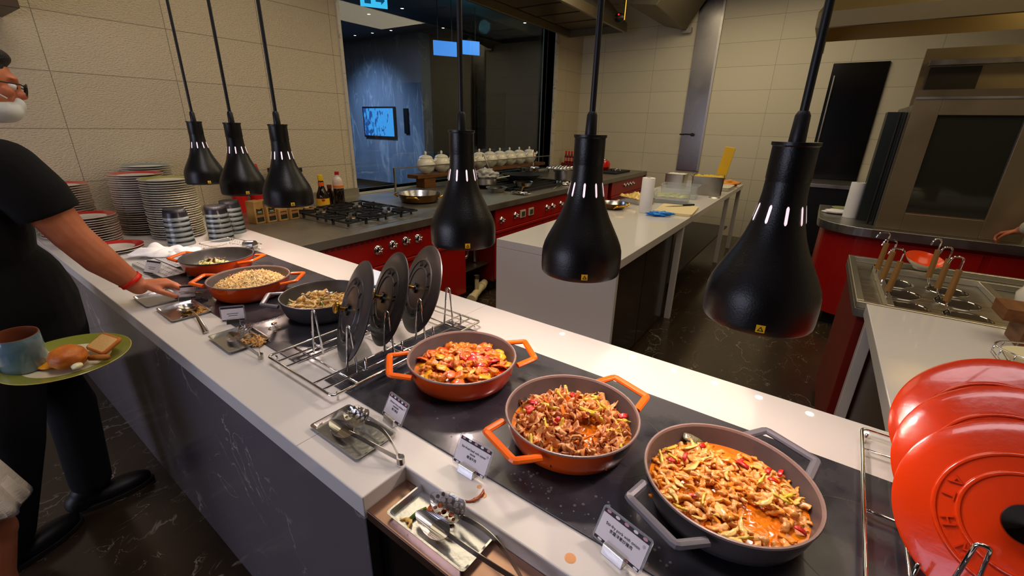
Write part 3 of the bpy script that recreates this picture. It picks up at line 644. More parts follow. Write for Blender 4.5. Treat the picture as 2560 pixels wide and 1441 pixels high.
# ------------------------------------------------------------------ lids and racks
def lid(lab, loc, az, tilt, en, letters, knob_black=True):
    nrm = Vector((math.cos(az)*math.cos(tilt), math.sin(az)*math.cos(tilt), math.sin(tilt)))
    xax = Vector((-math.sin(az), math.cos(az), 0)); yax = nrm.cross(xax)
    M = Matrix((xax, yax, nrm)).transposed().to_4x4()
    l = thing('pan_lid', lab, 'lid', loc, M.to_euler(), group='lids in the wire racks')
    prof = [(0.0, 0.012), (0.05, 0.0115), (0.067, 0.010), (0.0685, 0.012), (0.071, 0.0125), (0.0735, 0.0115), (0.075, 0.009), (0.094, 0.0078), (0.0955, 0.0098), (0.098, 0.0102), (0.1005, 0.009), (0.102, 0.0068), (0.13, 0.003), (0.147, 0.0), (0.150, -0.0015), (0.1505, -0.0045), (0.147, -0.006), (0.12, -0.002), (0.08, 0.003), (0.0, 0.006)]
    MB().lathe(prof, 96).build('lid_disc', en, l, smooth=True)
    lt = MB()
    for k, (ch, a) in enumerate(letters):
        text('raised_letter', ch, 0.023, en, l, (0.0845*math.cos(a), 0.0845*math.sin(a), 0.0095), (0, 0, a+PI/2), ext=0.002)
    kb = MB()
    if knob_black:
        star = []
        for i in range(12):
            r_ = 0.019 if i % 2 == 0 else 0.012; star.append((r_*math.cos(2*PI*i/12), r_*math.sin(2*PI*i/12)))
        kb.prism(rnd(star, 0.002, 2), 0.012, 0.019); kb.lathe([(0.010, 0.019), (0.007, 0.024)], 20)
        kb.build('knob_base', mat('black_knob', (10, 10, 10), rough=0.25), l, smooth=True)
        MB().lathe([(0.0062, 0.022), (0.0055, 0.030), (0.007, 0.040), (0.015, 0.044), (0.0175, 0.047), (0.017, 0.052), (0.012, 0.055), (0.0, 0.0555)], 28).build('knob', brass if knob_black == 1 else chrome, l, smooth=True)
    else:
        MB().lathe([(0.008, 0.010), (0.008, 0.022), (0.026, 0.026), (0.0275, 0.029), (0.026, 0.032), (0.0, 0.034)], 40).build('knob', mat('dark_mirror_knob', (130, 126, 120), rough=0.05, metal=1.0), l, smooth=True)
    return l
az = math.radians(-116.5); tl = math.radians(21.8)
marks = [(c, a) for c, a in zip('MATH MATH', [PI/2+0.35, PI/2-0.05, 0.9, 0.35, 0, -0.6, -1.2, -2.1, 3.6]) if c != ' ']
lid('black enamel lid nearest the camera in the left wire rack', (-1.030, 0.710, 1.085), az, tl, lid_bk, marks)
lid('black enamel lid in the middle of the left wire rack', (-1.030, 0.836, 1.083), az, tl, lid_bk, marks)
lid('black enamel lid at the back of the left wire rack', (-1.018, 0.963, 1.080), az, tl, lid_bk, marks)
azr = math.radians(-117); tlr = math.radians(34)
rmarks = [('A', PI/2), ('A', PI-0.14), ('T', PI+0.16), ('H', PI+0.62), ('M', PI+1.08)]
lid('red enamel lid at the back of the stack of three red lids', (0.371, 1.044, 1.083), azr, tlr, lid_rd, rmarks, False)
lid('red enamel lid between the other two red lids', (0.364, 0.920, 1.083), azr, tlr, lid_rd, rmarks, False)
lid('red enamel lid in front with raised ring lettering and metal knob', (0.354, 0.795, 1.084), azr, tlr, lid_rd, rmarks, False)

def rack(lab, x0, x1, y0, y1, ys, px0, px1, z0=0.0, ang=0.0, hz=0.14):
    cx, cy = (x0+x1)/2, (y0+y1)/2
    r = thing('lid_rack', lab, 'rack', (cx, cy, HC+z0), CA+ang, group='chrome wire lid racks')
    X0, X1, Y0, Y1 = x0-cx, x1-cx, y0-cy, y1-cy; zb = 0.0045+0.02
    b = MB(); w = 0.0032
    b.tube(rnd3([(X0, Y0, zb), (X1, Y0, zb), (X1, Y1, zb), (X0, Y1, zb)], 0.015, 4, True), w*1.25, 8, closed=True)
    for fx in (0.16, 0.30, 0.72, 0.86): x = X0+(X1-X0)*fx; b.tube([(x, Y0, zb), (x, Y1, zb)], w, 8)
    for fy in (0.14, 0.5, 0.86): y = Y0+(Y1-Y0)*fy; b.tube([(X0, y, zb-0.005), (X1, y, zb-0.005)], w, 8)
    b.build('base_grid', chrome, r, smooth=True, auto=False)
    f = MB()
    for x in (X0+0.01, X1-0.01):
        for y in (Y0+0.02, Y1-0.02): f.tube([(x, y, zb), (x, y, 0.0045-z0 if z0 else 0.0005)], w, 8)
    f.build('foot', chrome, r, smooth=True, auto=False)
    for i, yy in enumerate(ys):
        y = yy-cy
        for x in (px0-cx, px1-cx):
            MB().tube(rnd3([(x-0.016, y, zb), (x-0.007, y+0.01, zb+hz), (x+0.007, y+0.01, zb+hz), (x+0.016, y+0.012, zb)], 0.012, 4), w, 8).build('upright_loop', chrome, r, smooth=True, auto=False)
        xa, xb = px0-cx-0.045, px1-cx+0.045
        MB().tube(rnd3([(xa, y+0.02, zb+0.055), (xa, y+0.02, zb+0.014), (px0-cx, y+0.02, zb+0.014)], 0.01, 4), w, 8).tube(rnd3([(xb, y+0.02, zb+0.055), (xb, y+0.02, zb+0.014), (px1-cx, y+0.02, zb+0.014)], 0.01, 4), w, 8).build('cradle_hook', chrome, r, smooth=True, auto=False)
    return r
rack('chrome wire rack holding three black lids', -1.215, -0.885, 0.535, 1.115, (0.63, 0.757, 0.882, 1.01), -1.115, -0.945)
rack('chrome wire rack under the red lids at right edge', 0.205, 0.56, 0.60, 1.175, (0.71, 0.835, 0.96, 1.085), 0.30, 0.44, hz=0.135)

# ------------------------------------------------------------------ heat lamps
def heat_lamp(lab, x, y):
    zr = 1.262
    L = thing('heat_lamp', lab, 'lamp', (x, y, zr), 0, group='black pendant heat lamps over the buffet')
    out = [(0.0935, 0.0), (0.0955, 0.003), (0.0965, 0.012), (0.0968, 0.036), (0.0955, 0.054), (0.0915, 0.068), (0.084, 0.084), (0.072, 0.106), (0.060, 0.128), (0.050, 0.151), (0.0425, 0.175), (0.0375, 0.200), (0.0350, 0.222), (0.0342, 0.240), (0.0342, 0.244), (0.0350, 0.246), (0.0346, 0.296), (0.0370, 0.298), (0.0370, 0.303), (0.0, 0.303)]
    inn = [(0.0, 0.130), (0.045, 0.130), (0.060, 0.112), (0.078, 0.090), (0.088, 0.066), (0.0915, 0.03), (0.0920, 0.0)]
    out = [(a_, z_*1.062) for a_, z_ in out]; inn = [(a_, z_*1.062) for a_, z_ in inn]
    MB().lathe(out, 64).build('lamp_shade', black_mt, L, smooth=True)
    MB().lathe(inn, 48).build('reflector', reflector, L, smooth=True)
    MB().ell((0, 0, 0.098), (0.030, 0.030, 0.034), 20, 12).build('bulb', bulb_m, L, smooth=True)
    for k in range(9):
        a = 2*PI*k/9+0.15; M = Matrix.Rotation(a, 4, 'Z')
        MB().add([M @ Vector(v) for v in [(0.0432, -0.0010, 0.187), (0.0432, 0.0010, 0.187), (0.0428, 0.0024, 0.1905), (0.0378, 0.0024, 0.215), (0.0372, 0.0010, 0.2185), (0.0372, -0.0010, 0.2185), (0.0378, -0.0024, 0.215), (0.0428, -0.0024, 0.1905)]], [(0, 1, 2, 3, 4, 5, 6, 7)]).build('vent_slot_glow', slot_m, L)  # glowing strips on the shade imitate bulb light leaking through slots
    MB().lathe([(0.0, 0.3215), (0.013, 0.3215), (0.0115, 0.363), (0.008, 0.370), (0.0, 0.370)], 20).build('cord_collar', black_pl, L, smooth=True)
    MB().cyl((0, 0, 0.365), (0, 0, CEIL-zr-0.001), 0.0066, n=12).build('suspension_rod', black_pl, L, smooth=True)
    MB().lathe([(0.0, CEIL-zr-0.03), (0.045, CEIL-zr-0.03), (0.05, CEIL-zr-0.001), (0, CEIL-zr-0.001)], 24).build('ceiling_rose', black_pl, L, smooth=True)
    aa = math.atan2(-y, -x)+0.12; M = Matrix.Translation((0, 0, 0)) @ Matrix.Rotation(aa, 4, 'Z')
    sk = MB(); sk.add([M @ Vector((0.0972*math.cos(t), 0.0955*math.sin(t), z)) for z in (0.008, 0.022) for t in (-0.075, -0.025, 0.025, 0.075)], [(0, 1, 5, 4), (1, 2, 6, 5), (2, 3, 7, 6)])
    s_ = sk.build('warning_sticker', mat('yellow_sticker', (246, 196, 30), rough=0.5), L)
    tr = MB(); q = [M @ Vector((0.0977, yy, z)) for yy, z in ((-0.0052, 0.0105), (0.0052, 0.0105), (0, 0.0195), (-0.0028, 0.012), (0.0028, 0.012), (0, 0.017))]
    tr.add(q, [(0, 1, 4, 3), (1, 2, 5, 4), (2, 0, 3, 5)]); tr.build('warning_triangle', mat('sticker_black', (20, 16, 6), rough=0.5), s_)
    light('heat_bulb_light', 'POINT', (0, 0, 0.055), LAMP_W, (1.0, 0.84, 0.80), size=0.02, parent=L)
    return L
LAMP_W = 4.0
heat_lamp('black pendant heat lamp at far right, largest and nearest', -0.04, 0.910)
heat_lamp('black pendant heat lamp in front of the white prep island', -0.44, 0.960)
heat_lamp('black pendant heat lamp in front of the window', -0.845, 0.990)
heat_lamp('black pendant heat lamp rightmost of the far left trio', -1.84, 1.020)
heat_lamp('black pendant heat lamp middle of the far left trio', -2.28, 1.050)
heat_lamp('black pendant heat lamp leftmost of the far left trio', -2.80, 1.100)

# ------------------------------------------------------------------ serving trays, tongs, spoon, cards on the buffet
def tray(lab, cx, cy, z, w, d, ang, hh=0.010):
    t = thing('serving_tray', lab, 'tray', (cx, cy, z), ang, group='small steel utensil trays')
    a, b = w/2, d/2
    def ring(k, zz): return [(x, y, zz) for x, y in rnd([(-a+k, -b+k), (a-k, -b+k), (a-k, b-k), (-a+k, b-k)], 0.008, 3)]
    rs = [ring(0, hh-0.001), ring(0, hh), ring(0.004, hh), ring(0.009, 0.0015), ring(0.008, 0.0), ring(0.003, hh-0.0015)]
    n = len(rs[0]); vs = sum(rs[:4], []); fs = []
    for j in range(3):
        for i in range(n): fs.append((j*n+i, j*n+(i+1) % n, (j+1)*n+(i+1) % n, (j+1)*n+i))
    fs.append(tuple(3*n+i for i in range(n)))
    b0 = len(vs); vs += rs[4]
    for i in range(n): fs.append((i, b0+i, b0+(i+1) % n, (i+1) % n))
    fs.append(tuple(b0+i for i in reversed(range(n))))
    MB().add(vs, fs).build('tray_body', steel_pol, t, smooth=True)
    return t
utensil = mat('utensil_steel', (176, 172, 168), rough=0.2, metal=1.0)
def paddle_mesh(L, w, holes, curve=0.012):
    outer = [(L/2*math.cos(2*PI*i/40)*(1+0.12*math.cos(2*PI*i/40)), w/2*math.sin(2*PI*i/40)*(1-0.25*math.cos(2*PI*i/40))) for i in range(40)]
    hs = []
    if holes:
        for r_, n, rr in ((0.0, 1, 0.16), (0.48, 7, 0.125), (0.80, 12, 0.085)):
            for k in range(n):
                a = 2*PI*k/n+r_*3; hs.append(ellipse(L/2*r_*math.cos(a), w/2*r_*math.sin(a)*0.92, L*rr*0.55, w*rr*0.85, 10))
    me = holes_mesh(outer, hs, 0.0012)
    bm = bmesh.new(); bm.from_mesh(me)
    bmesh.ops.subdivide_edges(bm, edges=[e for e in bm.edges if e.calc_length() > 0.012], cuts=1)
    for v in bm.verts: v.co.z += curve*((v.co.x/(L/2))**2*0.6+(v.co.y/(w/2))**2)*0.55
    bm.to_mesh(me); bm.free(); return me
def tongs(lab, p_hinge, p_a, p_b, z, lift_h=0.0):
    """two sprung arms from the loop at p_hinge to a slotted head p_a and a solid head p_b"""
    H = Vector((p_hinge[0], p_hinge[1], z+lift_h)); A = Vector((p_a[0], p_a[1], z)); B = Vector((p_b[0], p_b[1], z))
    t = thing('serving_tongs', lab, 'tongs', H)
    perp = (A-B); perp.z = 0; perp.normalize(); fwd = ((A+B)/2-H); fwd.z = 0; L = fwd.length; fwd.normalize()
    pts = []
    m = 20
    for i in range(m): # arm A from head to hinge
        s_ = i/(m-1); p = (A-H)*(1-s_); bow = 0.010*math.sin(PI*s_); pts.append(p+perp*bow+Vector((0, 0, 0.016*math.sin(PI*(1-s_)*0.9))))
    armA = pts[:-1]+[perp*0.009]
    armB = []
    for i in range(m):
        s_ = i/(m-1); p = (B-H)*(1-s_); armB.append(p-perp*0.010*math.sin(PI*s_)+Vector((0, 0, 0.016*math.sin(PI*(1-s_)*0.9))))
    armB = armB[:-1]+[-perp*0.009]
    def ribbon(path, wv=0.0065):
        mb = MB(); n = len(path); vs = []
        for i, p in enumerate(path):
            vs += [p+Vector((0, 0, wv)), p-Vector((0, 0, wv)), p-Vector((0, 0, wv))+perp*0.0013, p+Vector((0, 0, wv))+perp*0.0013]
        fs = [(i*4+j, i*4+(j+1) % 4, (i+1)*4+(j+1) % 4, (i+1)*4+j) for i in range(n-1) for j in range(4)]+[(3, 2, 1, 0), ((n-1)*4, (n-1)*4+1, (n-1)*4+2, (n-1)*4+3)]
        return mb.add(vs, fs)
    up = Vector((0, 0, 0.009))
    ribbon([p+up for p in armA]).build('tong_arm', utensil, t, smooth=True); ribbon([p+up for p in armB]).build('tong_arm', utensil, t, smooth=True)
    loop = [perp*0.009*math.cos(a)-fwd*0.012*math.sin(a)+up for a in [PI*i/10 for i in range(11)]]
    ribbon(loop, 0.0075).build('hinge_loop', utensil, t, smooth=True)
    ang = math.atan2(fwd.y, fwd.x)
    from_mesh('slotted_head', paddle_mesh(0.088, 0.052, True), utensil, t, A-H+fwd*0.030+Vector((0, 0, 0.016)), Euler((-0.50, 0.08, ang)))
    from_mesh('solid_head', paddle_mesh(0.086, 0.040, False), utensil, t, B-H+fwd*0.030+Vector((0, 0, 0.007)), Euler((-0.30, 0.05, ang)))
    return t
tray('small steel tray with spoon and rice scraps, left of the others', -1.845, 0.555, HC, 0.175, 0.125, CA-0.02)
tray('small steel tray with tongs and noodle scraps beside the lid rack', -1.445, 0.563, HC+0.003, 0.17, 0.125, CA-0.02)
tray('small steel tray with oily tongs right below the wire rack', -0.765, 0.490, HC, 0.185, 0.108, CA)
tray('large steel tray with tongs and scraps resting on the lower ledge', -0.443, 0.449, HC-0.034, 0.200, 0.116, CA, hh=0.014)
tongs('steel tongs with slotted head on tray beside the lid rack', (-1.262, 0.537), (-1.435, 0.590), (-1.425, 0.545), HC+0.006)
tongs('steel tongs with slotted head on oily tray below the wire rack', (-0.600, 0.484), (-0.755, 0.517), (-0.752, 0.472), HC+0.004)
tongs('large steel tongs on tray of scraps upon the lower ledge', (-0.245, 0.425), (-0.415, 0.462), (-0.415, 0.420), HC-0.022)
# serving spoon
sp = thing('serving_spoon', 'large steel serving spoon with food lying on the leftmost tray', 'spoon', (-1.815, 0.560, HC+0.006), -0.12)
MB().lathe([(0.0, 0.001), (0.018, 0.004), (0.028, 0.010), (0.034, 0.018), (0.0345, 0.0185), (0.028, 0.0115), (0.018, 0.0055), (0.0, 0.0025)], 36, sx=1.18).build('spoon_bowl', utensil, sp, smooth=True)
MB().tube([(0.038, 0, 0.018), (0.07, 0, 0.023), (0.13, -0.002, 0.020), (0.21, -0.008, 0.006), (0.235, -0.010, 0.0)], [0.0035, 0.004, 0.0055, 0.008, 0.0085], 10, flat=0.3).build('spoon_handle', utensil, sp, smooth=True)
scrap_n = food_mat('food_scraps_pale', (226, 176, 90), (206, 140, 50)); scrap_r = food_mat('food_scraps_brown', (196, 96, 36), (150, 60, 18))
def scraps(lab, cx, cy, z, r, n, mt, seed, sx=1.0, sy=1.0, ssz=0.006):
    R = random.Random(seed); mb = MB()
    ms = [chunk_mesh('x', mt, ssz, 1.4, 0.8, 0.5, s, sub=1) for s in range(3)]+[strip_mesh('x', mt, ssz*3, ssz*0.5, ssz*0.35, s) for s in range(3)]
    for i in range(n):
        a = R.uniform(0, 2*PI); rr = r*math.sqrt(R.random()); me = R.choice(ms)
        M = Matrix.Translation((rr*math.cos(a)*sx, rr*math.sin(a)*sy, ssz*0.4+R.uniform(0, ssz*0.8)*(1-rr/r))) @ Euler((R.uniform(-.4, .4), R.uniform(-.4, .4), R.uniform(0, 6))).to_matrix().to_4x4()
        mb.add([M @ v.co for v in me.vertices], [tuple(p.vertices) for p in me.polygons])
    for me in ms: bpy.data.meshes.remove(me)
    o = mb.build('food_scraps', mt, loc=(cx, cy, z), smooth=True, auto=False); tag(o, lab, 'food scraps', kind='stuff'); return o
scraps('pale rice scraps heaped on the leftmost small tray', -1.815, 0.575, HC+0.003, 0.048, 150, scrap_n, 1, 1.1, 0.75)
scraps('noodle scraps on the small tray beside the lid rack', -1.40, 0.585, HC+0.006, 0.045, 60, scrap_n, 2, 1.3, 0.6)
scraps('brown sauce scraps between the tong heads on the ledge tray', -0.462, 0.455, HC-0.031, 0.026, 24, scrap_r, 3, 1.2, 0.8, 0.007)
scraps('loose crumbs dropped on the far hob beside the noodle pan', -1.45, 0.675, HC+0.0045, 0.05, 7, scrap_n, 4, 1.8, 0.5, 0.004)
scraps('white crumbs dropped on the hob before the rice pan', -1.86, 0.60, HC+0.0045, 0.05, 8, rice_m, 5, 2.4, 0.25, 0.004)
def single(name, me, lab, cat, loc, rot=(0, 0, 0)):
    o = bpy.data.objects.new(name, me); COL.objects.link(o); o.location = loc; o.rotation_euler = rot; return tag(o, lab, cat)
single('asparagus_stub', MB().tube([(-0.022, 0, 0), (0.022, 0, 0.0)], 0.0065, 12).mesh('asparagus_stub', food_mat('green_stalk', (170, 140, 34), (130, 120, 30))), 'thick yellow green stalk on rim of the ledge tray', 'vegetable', (-0.506, 0.497, HC-0.013), (0, 0.05, CA-0.15))
single('green_bean', MB().tube([(-0.018, 0, 0), (0, 0.002, 0), (0.018, 0, 0)], [0.003, 0.0042, 0.003], 10).mesh('green_bean', green_m), 'small green bean lying in the ledge tray', 'vegetable', (-0.497, 0.434, HC-0.027), (0, 0, 1.35))
single('onion_slice', strip_mesh('onion_on_tray', onion_m, 0.036, 0.006, 0.0025, 5, bend=1.6), 'curved onion slice lying in near corner of ledge tray', 'onion', (-0.500, 0.412, HC-0.028), (0, 0, -0.3))
single('onion_slice', strip_mesh('onion_on_edge', scrap_r, 0.05, 0.0035, 0.0025, 6, bend=1.2), 'brown sauced onion strand on worktop edge above the tongs', 'onion', (-0.408, 0.506, HC+0.003), (0, 0, 1.3))
for i, (x, y, r_, lab) in enumerate(((-0.425, 0.533, 0.005, 'small orange sauce drop beside the beef card'), (-0.405, 0.520, 0.007, 'larger orange sauce drop near the beef card'), (-0.205, 0.500, 0.010, 'wide orange sauce drop on worktop near the pork card'))):
    o = MB().lathe([(0, 0.0007), (r_*0.8, 0.0006), (r_, 0.0001)], 20).build('sauce_drop', mat('sauce_drop', (226, 164, 110), rough=0.15, coat=0.5), loc=(x, y, HC)); tag(o, lab, 'sauce drop')
# water drops on the glass
wd = MB(); R_ = random.Random(12)
for cx, cy, n, rr in ((-0.345, 0.595, 26, 0.035), (-0.40, 0.62, 8, 0.05), (-0.195, 0.61, 12, 0.05), (-0.10, 0.565, 34, 0.05), (-0.62, 0.64, 6, 0.06), (-0.25, 0.59, 8, 0.05)):
    for i in range(n):
        a = R_.uniform(0, 6.28); q = rr*math.sqrt(R_.random()); r_ = R_.uniform(0.0008, 0.0036)
        wd.lathe([(r_, 0), (r_*0.9, r_*0.3), (r_*0.5, r_*0.5), (0, r_*0.55)], 10, Matrix.Translation((cx+q*math.cos(a)*1.4, cy+q*math.sin(a)*0.8, HC+0.0043)))
o = wd.build('water_drops', mat('water', (250, 250, 250), rough=0.02, trans=0.9, ior=1.33), smooth=True, auto=False); tag(o, 'clear water drops scattered over the near hob glass', 'water drops', kind='stuff')

card_w = mat('card_paper', (232, 226, 230), rough=0.7); card_band = mat('card_band_print', (44, 28, 42), rough=0.6); card_pink = mat('card_pink_print', (206, 150, 160), rough=0.6); card_tx = mat('card_text_ink', (24, 20, 24), rough=0.6)
def card(lab, x, y, az, w=0.086, h=0.056, lines=None, holder=True, tilt=0.52):
    c = thing('dish_card', lab, 'card', (x, y, HC), az, group='dish name cards on the buffet')
    tq = Matrix.Rotation(-tilt, 4, 'X')
    def E_(zz=0): return None
    fr = thing_part = bpy.data.objects.new('acrylic_sleeve', None)
    bpy.data.objects.remove(fr)
    def place(name, mb_or_me, mt, zoff, parent=c):
        pass
    base_z = 0.009
    M = Matrix.Translation((0, 0, base_z)) @ tq
    def flat(name, poly, yo, mt, th=0.0003):
        mb = MB(); n = len(poly); vs = [M @ Vector((px, yo, pz)) for px, pz in poly]+[M @ Vector((px, yo+th, pz)) for px, pz in poly]
        mb.add(vs, [tuple(range(n)), tuple(reversed(range(n, 2*n)))]+[(i, n+i, n+(i+1) % n, (i+1) % n) for i in range(n)]); return mb.build(name, mt, c)
    flat('acrylic_sleeve', rnd([(-w/2-0.004, -0.003), (w/2+0.004, -0.003), (w/2+0.004, h+0.004), (-w/2-0.004, h+0.004)], 0.005, 3), 0.0010, acry, 0.0012)
    flat('card_sheet', [(-w/2, 0), (w/2, 0), (w/2, h), (-w/2, h)], 0.0004, card_w)
    flat('printed_band', [(-w/2, h*0.87), (w/2, h*0.87), (w/2, h), (-w/2, h)], 0.0002, card_band, 0.0001)
    flat('printed_band', [(-w/2, 0), (w/2, 0), (w/2, h*0.09), (-w/2, h*0.09)], 0.0002, card_band, 0.0001)
    if lines:
        for i in range(5):
            cx = -w/2+w*(i+0.5)/5; flat('printed_circle', ellipse(cx, h*0.955, w*0.05, h*0.045, 14), 0.0000, card_pink if i % 2 == 0 else card_w, 0.0001)
            flat('printed_circle', ellipse(cx+w*0.03, h*0.04, w*0.05, h*0.035, 14), 0.0000, card_pink if i % 2 else card_w, 0.0001)
        for i, (tx, sz, zz, off) in enumerate(lines):
            o = text('card_text', tx, sz, card_tx, c, (0, 0, 0), (0, 0, 0), ext=0.0001)
            o.matrix_local = M @ Matrix.Translation((off, -0.0001, zz)) @ Matrix.Rotation(PI/2, 4, 'X')
        flat('printed_symbol', ellipse(w*0.43, h*0.74, 0.0028, 0.0028, 14), 0.0000, mat('symbol_ring', (196, 180, 190), rough=0.6), 0.0001)
    else:
        flat('printed_line', [(-w*0.25, h*0.5), (w*0.25, h*0.5), (w*0.25, h*0.53), (-w*0.25, h*0.53)], 0.0, card_tx, 0.0001); flat('printed_line', [(-w*0.2, h*0.36), (w*0.2, h*0.36), (w*0.2, h*0.39), (-w*0.2, h*0.39)], 0.0, card_tx, 0.0001)
    if holder:
        hb = MB(); hb.add([(-0.021, -0.012, 0.0), (0.021, -0.012, 0.0), (0.021, 0.012, 0), (-0.021, 0.012, 0), (-0.021, -0.0065, 0.017), (0.021, -0.0065, 0.017), (0.021, -0.001, 0.018), (-0.021, -0.001, 0.018), (0.021, 0.006, 0.006), (-0.021, 0.006, 0.006)],
                          [(0, 3, 2, 1), (0, 1, 5, 4), (4, 5, 6, 7), (7, 6, 8, 9), (9, 8, 2, 3), (1, 2, 8, 6, 5), (0, 4, 7, 9, 3)])
        hb.build('steel_holder', steel_pol, c, bevel=0.001)
    return c
card('clear sleeved dish card reading Braised citrus chicken meatballs', -0.722, 0.567, CA-0.12, lines=[('Braised citrus chicken', 0.0062, 0.037, 0), ('meatballs', 0.0062, 0.0305, 0), ('橙汁雞球', 0.0062, 0.0225, 0)], w=0.074, h=0.052)
card('clear sleeved dish card reading Stir-fried beef with oyster sauce', -0.468, 0.549, CA-0.02, lines=[('Stir-fried beef with oyster', 0.0064, 0.037, 0), ('sauce', 0.0064, 0.030, 0), ('蠔油牛肉', 0.0066, 0.0215, 0)], w=0.084, h=0.056)
card('clear sleeved dish card reading Stir-fry pork with onion', -0.145, 0.545, CA-0.22, lines=[('Stir-fry pork with onion', 0.0070, 0.033, 0), ('京醬洋蔥炒豬肉', 0.0066, 0.0245, 0)], w=0.090, h=0.054)
card('small white dish card turned sideways before the noodle pan', -1.60, 0.618, CA+0.95, w=0.07, h=0.05, tilt=0.15)
card('small white dish card turned sideways before the rice pan', -1.965, 0.607, CA+0.95, w=0.07, h=0.05, tilt=0.15)
card('small white dish card leaning on the perforated steel tray', -2.42, 0.640, CA+0.35, w=0.085, h=0.06, holder=False)

# perforated steel trays, napkins, wire basket at the far end
def perf(lab, x, y, ang, w, d, nx, ny, z=HC):
    hs = [ellipse(-w/2+w*(i+0.7)/(nx+0.4), -d/2+d*(j+0.7)/(ny+0.4), 0.0042, 0.0042, 8) for i in range(nx) for j in range(ny)]
    t = thing('perforated_tray', lab, 'tray', (x, y, z), ang, group='perforated steel drip trays')
    me = holes_mesh(rnd([(-w/2, -d/2), (w/2, -d/2), (w/2, d/2), (-w/2, d/2)], 0.006, 3), hs, 0.0012)
    from_mesh('perforated_plate', me, mat('tray_steel', (214, 212, 212), rough=0.35, metal=0.35), t, (0, 0, 0.0145))
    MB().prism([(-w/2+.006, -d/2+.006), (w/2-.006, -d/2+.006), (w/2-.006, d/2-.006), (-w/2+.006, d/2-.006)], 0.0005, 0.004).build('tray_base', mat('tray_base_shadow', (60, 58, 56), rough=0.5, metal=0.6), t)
    e = MB()
    for (a, b, c2, d2) in ((-w/2, w/2, -d/2, -d/2+.003), (-w/2, w/2, d/2-.003, d/2), (-w/2, -w/2+.003, -d/2, d/2), (w/2-.003, w/2, -d/2, d/2)): e.box(a, b, c2, d2, 0.0, 0.0138)
    e.build('tray_rim', steel, t); return t
perf('perforated steel tray under the white napkins', -2.60, 0.80, CA+0.05, 0.36, 0.12, 16, 4)
perf('perforated steel tray nearest the counter edge', -2.475, 0.690, CA+0.05, 0.36, 0.09, 16, 3)
for k, (x, y, ang, s, lab) in enumerate(((-2.74, 0.80, 0.5, 1.0, 'crumpled white napkin pile on the perforated tray'), (-2.66, 0.87, 1.4, 0.6, 'small white napkin peak right of the napkin pile'))):
    bm = bmesh.new(); n = 26; g = [[None]*n for _ in range(n)]
    for i in range(n):
        for j in range(n):
            u, v = i/(n-1)-0.5, j/(n-1)-0.5
            z = 0.014+0.026*s*abs(noise.noise(Vector((u*3.2+k*7, v*2.2, 1))))*2+0.004*noise.noise(Vector((u*9, v*4, k)))
            z *= (1-(2*max(abs(u), abs(v)))**6*0.75); g[i][j] = bm.verts.new((u*0.24*s*(1+0.2*noise.noise(Vector((v*4, k, 0)))), v*0.17*s*(1+0.3*noise.noise(Vector((u*4, 3+k, 0)))), max(z, 0.003)))
    for i in range(n-1):
        for j in range(n-1): bm.faces.new((g[i][j], g[i+1][j], g[i+1][j+1], g[i][j+1]))
    me = bpy.data.meshes.new('paper_napkin'); bm.to_mesh(me); bm.free(); me.materials.append(paper)
    for p in me.polygons: p.use_smooth = True
    o = bpy.data.objects.new('paper_napkin', me); COL.objects.link(o); o.location = (x, y, HC+0.015); o.rotation_euler = (0, 0, ang)
    sd = o.modifiers.new('thickness', 'SOLIDIFY'); sd.thickness = 0.0012; tag(o, lab, 'napkin')
bk = thing('wire_basket', 'low chrome wire basket behind the farthest orange pan', 'basket', (-2.585, 1.065, HC), CA+0.18)
b_ = MB()
for zz, k in ((0.006, 0.01), (0.035, 0.0)): b_.tube(rnd3([(-0.15+k, -0.085+k, zz), (0.15-k, -0.085+k, zz), (0.15-k, 0.085-k, zz), (-0.15+k, 0.085-k, zz)], 0.02, 4, True), 0.0022, 6, closed=True)
for i in range(13): x = -0.132+0.022*i; b_.tube([(x, -0.085, 0.035), (x, -0.075, 0.006), (x, 0.075, 0.006), (x, 0.085, 0.035)], 0.0013, 5)
b_.build('wire_frame', chrome, bk, smooth=True, auto=False)
o = MB().lathe([(0, 0), (0.024, 0.0), (0.026, 0.004), (0.024, 0.06), (0, 0.06)], 24).build('steel_cup', steel_pol, loc=(-2.50, 1.10, HC+0.034), rot=(0, PI/2-0.1, 0.5), smooth=True); tag(o, 'small steel cup lying in the wire basket', 'cup')

# ------------------------------------------------------------------ plate stacks and striped bowls
cream_edge = mat('cream_plate_edge', (214, 206, 188), rough=0.25, coat=0.2); plate_in = mat('plate_inner_white', (226, 222, 206), rough=0.2, coat=0.2)
rims = {'red': mat('red_plate_rim', (186, 34, 26), rough=0.2, coat=0.3), 'blue': mat('blue_grey_plate_rim', (120, 140, 150), rough=0.2, coat=0.3), 'green': mat('olive_green_plate_rim', (150, 152, 70), rough=0.2, coat=0.3)}
def plate_mesh(col, r=0.135):
    k = r/0.135; mb = MB()
    mb.cur = 2; mb.lathe([(a*k, z) for a, z in [(0.1335, 0.0165), (0.135, 0.0158), (0.1335, 0.0133), (0.118, 0.0105), (0.095, 0.003), (0.085, 0.0), (0.08, 0.0), (0.0, 0.0005)]], 64)
    mb.cur = 1; mb.lathe([(0.0, 0.0035), (0.075*k, 0.0040), (0.093*k, 0.0065)], 64)
    mb.cur = 0; mb.lathe([(0.093*k, 0.0065), (0.1335*k, 0.0165)], 64)
    return mb.mesh('dinner_plate', [rims[col], plate_in, cream_edge])
pm = {c: plate_mesh(c) for c in rims}
